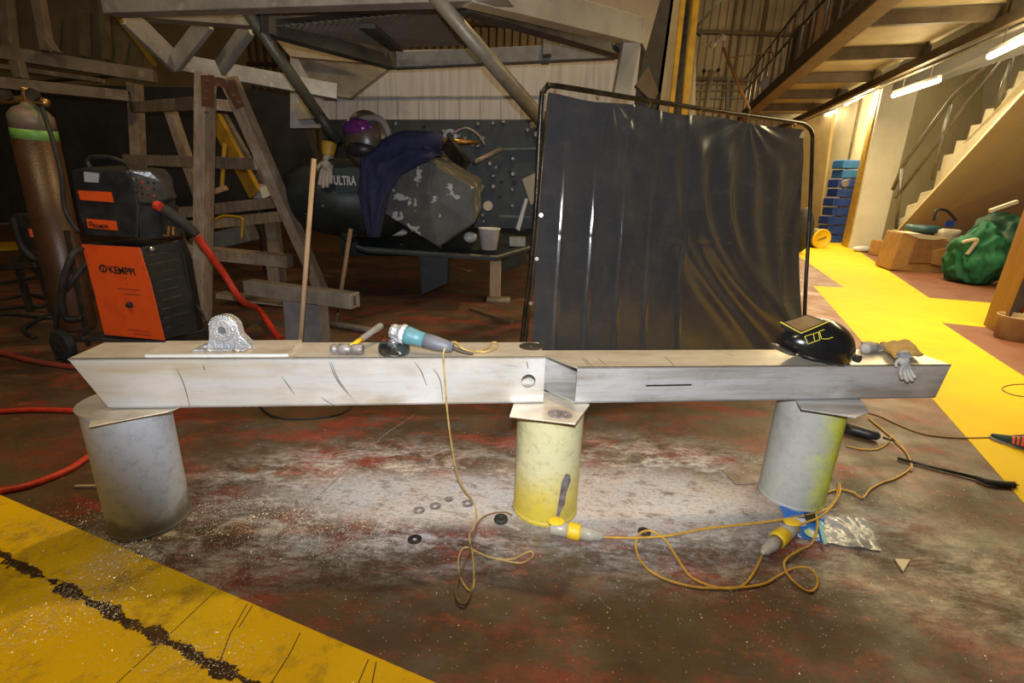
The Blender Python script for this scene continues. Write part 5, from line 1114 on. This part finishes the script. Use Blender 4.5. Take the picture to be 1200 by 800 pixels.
# stair: flight rising towards the camera-right; nosing points traced on the near stringer plane
s_top = [(1042, 272), (1047, 268), (1050, 258), (1060, 254), (1063, 241), (1075, 237), (1079, 226), (1094, 222), (1098, 204), (1099, 200), (1102, 200), (1106, 182), (1117, 180), (1121, 165), (1133, 164), (1138, 147), (1150, 145), (1155, 128), (1168, 126), (1178, 106), (1187, 103), (1194, 84), (1208, 82), (1216, 60), (1232, 58), (1240, 34), (1258, 32)]
def sy(x): return 14.8-(x-1040)*.026
strg = [P(x, y, sy(x)) for x, y in s_top]
und = [P(1258, 60, sy(1258)), P(1200, 96+12, sy(1200)), P(1115, 200, sy(1115)), P(1045, 278, sy(1045))]
obj('stringer', prism(strg+und, V((.1, .12, 0))), WWALL, ST)
wdn = V((2.2, .9, 0))
und2 = [P(1045, 278, sy(1045)), P(1258, 45, sy(1258))]
obj('soffit', prism([und2[0], und2[1], und2[1]+V((4.2, -.3, 0)), und2[0]+V((4.2, .3, 0))], V((0, 0, .08))), mat('stair_soffit', (.76, .68, .45), (.70, .62, .40), .6, 0, 1, bump=0), ST)
i = 0
for j in range(2, len(strg)-1, 2):
    a_, b_ = strg[j], strg[j+1]; obj('tread', prism([a_, b_, b_+V((1.9, .5, 0)), a_+V((1.9, .5, 0))], V((0, 0, -.05))), WWALL, ST)
HR = thing('stair_handrail', 'galvanised tubular handrail on the white staircase', 'handrail', Z(1045, 280))
HRM = mat('galvanised_rail', (.26, .25, .23), (.17, .16, .14), .4, .6, 6)
def sp2(x, y, d_=-.12): return P(x, y, sy(x)+d_)
obj('top_rail', tube([sp2(1046, 222), sp2(1058, 195), sp2(1062, 188), sp2(1110, 122), sp2(1117, 113), sp2(1139, 92), sp2(1160, 75), sp2(1200, 40)], .045, 8), HRM, HR, sh=True)
obj('mid_rail', tube([sp2(1050, 232), sp2(1104, 160), sp2(1140, 110), sp2(1176, 68)], .04, 8), HRM, HR, sh=True)
for a_, b_ in (((1114, 122), (1092, 210)), ((1057, 197), (1050, 268)), ((1185, 68), (1168, 130))):
    obj('upright', tube([sp2(*a_), sp2(*b_)], .05, 8), HRM, HR, sh=True)
# blue crates stack, brown drum with yellow lid
cz = Z(971, 283.5); ct_z = P(982, 186, cz.y).z; ch_ = ct_z/9
for k in range(9):
    tag(obj('blue_crate', box((cz.x-.02+.03*(k % 2)+.012*k, cz.y, k*ch_), .72-.05*(k % 2), .6, ch_*.86), mat('light_blue_plastic', (.03, .16, .42), (.03, .12, .34), .4) if k > 6 else BLUEP, bevel=.02), ['bottom blue crate of the stack standing on the floor', 'second blue crate from the floor in the stack', 'third blue crate from the floor in the stack', 'fourth blue crate from the floor in the stack', 'fifth blue crate from the floor, middle of the stack', 'sixth blue crate from the floor in the stack', 'seventh blue crate from floor, third from the top', 'light blue crate just below the top of the stack', 'topmost light blue crate of the stack'][k], 'crate')
dc = Z(962, 290); YD = thing('steel_barrel', 'dark barrel with bright yellow lid lying by the blue crates', 'barrel', dc)
pcn = P(965, 268, dc.y-.2); bd = V((.12, -1, -.02)).normalized(); br_ = 11.0*dep(pcn)/F
pcn.z = br_
obj('barrel_body', lathe(pcn-bd*1.1, [(br_*.96, 0), (br_, .03), (br_, .55), (br_*.96, .6), (br_, .65), (br_*.98, 1.08)], bd, 28), mat('dark_red_barrel', (.05, .02, .018), (.09, .03, .025), .45), YD, sh=True)
yl = obj('barrel_lid', lathe(pcn-bd*.03, [(br_*1.02, 0), (br_*1.02, .07), (br_*.9, .075), (br_*.88, .05), (.001, .05)], bd, 28), YELP, YD, sh=True, label='bright yellow end lid')
obj('lid_mark', bar(pcn+bd*.03+V((-.12, 0, -.05)), pcn+bd*.03+V((.12, 0, .06)), .01, .05), mat('olive_print', (.2, .15, .02), None, .6), yl)
tag(obj('dark_bag', ellip(V((P(946, 240, 13.9).x, 13.9, .62)), .28, .3, .62, None, 14, 10), RUBBER, sh=True), 'dark sagging bag hanging left of the blue crates', 'bag')
# cardboard box, tubs, bags under stairs
cbx = Z(1080, 320); CBX = thing('cardboard_box', 'worn brown cardboard box with split flap under the stairs', 'box', cbx)
Yc = cbx.y
def cbp(x, y, d_=0): return P(x, y, Yc+d_)
bl_, br2 = Z(1041, 315), Z(1108, 322)
Yc = (bl_.y+br2.y)/2
obj('box_body', prism([cbp(1041, 316), cbp(1046, 303), cbp(1057, 272), cbp(1110, 279), cbp(1118, 292), cbp(1117, 305), cbp(1108, 323)], V((.25, .8, 0))), CARD, CBX, bevel=.03)
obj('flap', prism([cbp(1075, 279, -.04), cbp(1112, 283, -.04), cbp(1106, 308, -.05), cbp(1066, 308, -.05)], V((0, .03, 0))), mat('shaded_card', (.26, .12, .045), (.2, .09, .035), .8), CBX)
obj('flap', prism([cbp(1093, 294, -.09), cbp(1112, 290, -.09), cbp(1106, 312, -.08), cbp(1092, 309, -.08)], V((0, .03, 0))), CARD, CBX)
obj('lid_paper', prism([cbp(1060, 273, -.02), cbp(1080, 274, -.02), cbp(1108, 280, -.02), cbp(1085, 282, -.02)], V((.1, .5, .02))), mat('cream_paper', (.55, .48, .36), None, .7), CBX)
tb = thing('paint_tub', 'tub with blue-grey lid standing behind the cardboard box', 'tub', P(1080, 270, 12.2))
pq = P(1080, 272, 12.2); obj('tub_body', lathe(V((pq.x, pq.y, 0)), [(.24, 0), (.27, .8)], n=24), mat('clear_tub', (.12, .12, .11), (.2, .19, .17), .4), tb, sh=True)
pq2 = P(1080, 254, 12.2); obj('tub_lid', lathe(V((pq.x, pq.y, .78)), [(.34, 0), (.35, .1), (.33, .16), (.1, .17)], n=24), mat('teal_grey_lid', (.04, .10, .12), (.05, .13, .15), .4), tb, sh=True, label='blue-grey lid')
tb2 = thing('paint_tub', 'white tub with blue label and black handle behind the cardboard box', 'tub', P(1106, 270, 12.0))
pq = P(1106, 276, 12.0); obj('tub_body', lathe(V((pq.x, pq.y, 0)), [(.26, 0), (.28, .75), (.30, .78), (.30, .86), (.27, .88)], n=24), WWALL, tb2, sh=True)
obj('blue_patch', bar(P(1108, 262, 11.68), P(1118, 262, 11.68), .03, .14), BLUEP, tb2)
obj('handle', tube([P(1094, 258, 11.7), P(1098, 246, 11.7), P(1110, 247, 11.7), P(1120, 258, 11.7)], .03, 8, 5), RUBBER, tb2, sh=True)
def lump(nm, c, r, m, label, cat, seed=0, amp=.25, flat=True):
    def fn(q):
        k = 1+amp*.6*noise.noise(q*1.4+V((seed, 0, 0)))-amp*.75*abs(noise.noise(V((q.x*3.2, q.y*3.2, q.z*2.0+seed)))); q = q*k
        if q.z < -.75: q = V((q.x, q.y, -.75))
        return q
    global last_lump; last_lump = ellip(c, *r, None, 64, 40, fn)
    return tag(obj(nm, last_lump, m, sh=True), label, cat)
gb_ = Z(1150, 335)
gA = lump('green_sack', V((gb_.x+.10, gb_.y+.35, .48)), (.52, .5, .60), GREENB, 'green woven sack beside the cardboard box with a cream strap over it', 'sack', 1, .45)
on_sack = caster(last_lump, .03)
gB = lump('green_sack', V((gb_.x+.85, gb_.y-.75, .42)), (.50, .5, .52), mat('bright_green_fabric', (.015, .20, .08), (.008, .10, .045), .5, 0, 6, bump=.4, bscale=40), 'brighter green sack leaning against the brown post', 'sack', 5, .5)
lump('green_sack', V((gb_.x+1.5, gb_.y+1.3, .62)), (.95, .6, .72), mat('dark_green_fabric', (.008, .055, .03), (.005, .03, .018), .6), 'large dark green sack heaped at the back under the stairs', 'sack', 9, .5)
ss = thing('cream_strap', 'cream webbing strap lying over the green sack', 'strap', P(1136, 290, gb_.y-.4))
obj('strap_webbing', tube([on_sack(x, y) for x, y in ((1128, 284), (1135, 282), (1145, 281), (1140, 289), (1133, 298))], .035, 6, 4), mat('cream_web', (.55, .47, .32), None, .7), ss)
tag(obj('light_batten', bar(P(1160, 247, 9.4), P(1192, 236, 9.4), .06, .06), WWALL), 'pale batten lying on the dark green sack under the stairs', 'batten')
# wooden post at right edge, bucket and red item
pb_ = Z(1155, 383); pb2 = Z(1172, 393)
PP = thing('wooden_post', 'brown boxed timber post at the right edge of the photo', 'post', pb_)
v0 = P(1215, 225, pb_.y); tv = (v0-pb_); 
obj('post_face', prism([pb_, pb2, P(1240, 225, pb2.y), P(1218, 205, pb_.y)], V((.06, .10, 0))), mat('ochre_timber', (.34, .17, .035), (.26, .12, .025), .6, 0, 4, stretch=(3, 3, .5)), PP)
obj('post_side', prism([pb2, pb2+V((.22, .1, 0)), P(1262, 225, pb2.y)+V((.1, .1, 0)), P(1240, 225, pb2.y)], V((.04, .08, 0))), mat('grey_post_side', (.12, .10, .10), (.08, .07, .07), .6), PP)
bk = Z(1192, 400); BK = thing('bucket', 'stained cream bucket standing by the brown post', 'bucket', bk)
obj('bucket_body', lathe(V((bk.x+.05, bk.y+.1, 0)), [(.17, 0), (.20, .26), (.21, .27), (.205, .28), (.19, .26), (.16, .02)], n=28), mat('cream_bucket', (.38, .27, .14), (.30, .17, .07), .5, 0, 4), BK, sh=True)
RE = thing('fire_extinguisher', 'red extinguisher partly in frame beside the brown post', 'extinguisher', Z(1205, 392))
px_ = Z(1207, 392); obj('extinguisher_body', lathe(V((px_.x, px_.y+.2, .25)), [(.10, 0), (.11, .02), (.11, .42), (.06, .5), (.03, .52)], n=20), REDHOSE, RE, sh=True)
obj('stand', lathe(V((px_.x, px_.y+.2, 0)), [(.12, 0), (.12, .02), (.03, .03), (.03, .26)], n=16), DARKST, RE)
tag(obj('rag', ellip(Z(1012, 295)+V((0, 0, .08)), .35, .2, .1, None, 10, 7), WHITEP), 'pale rag at the foot of the white wall', 'rag')
tag(obj('carton', box(Z(1042, 300), .8, .6, .42), CARD, bevel=.02), 'small brown carton behind left corner of the cardboard box', 'carton')
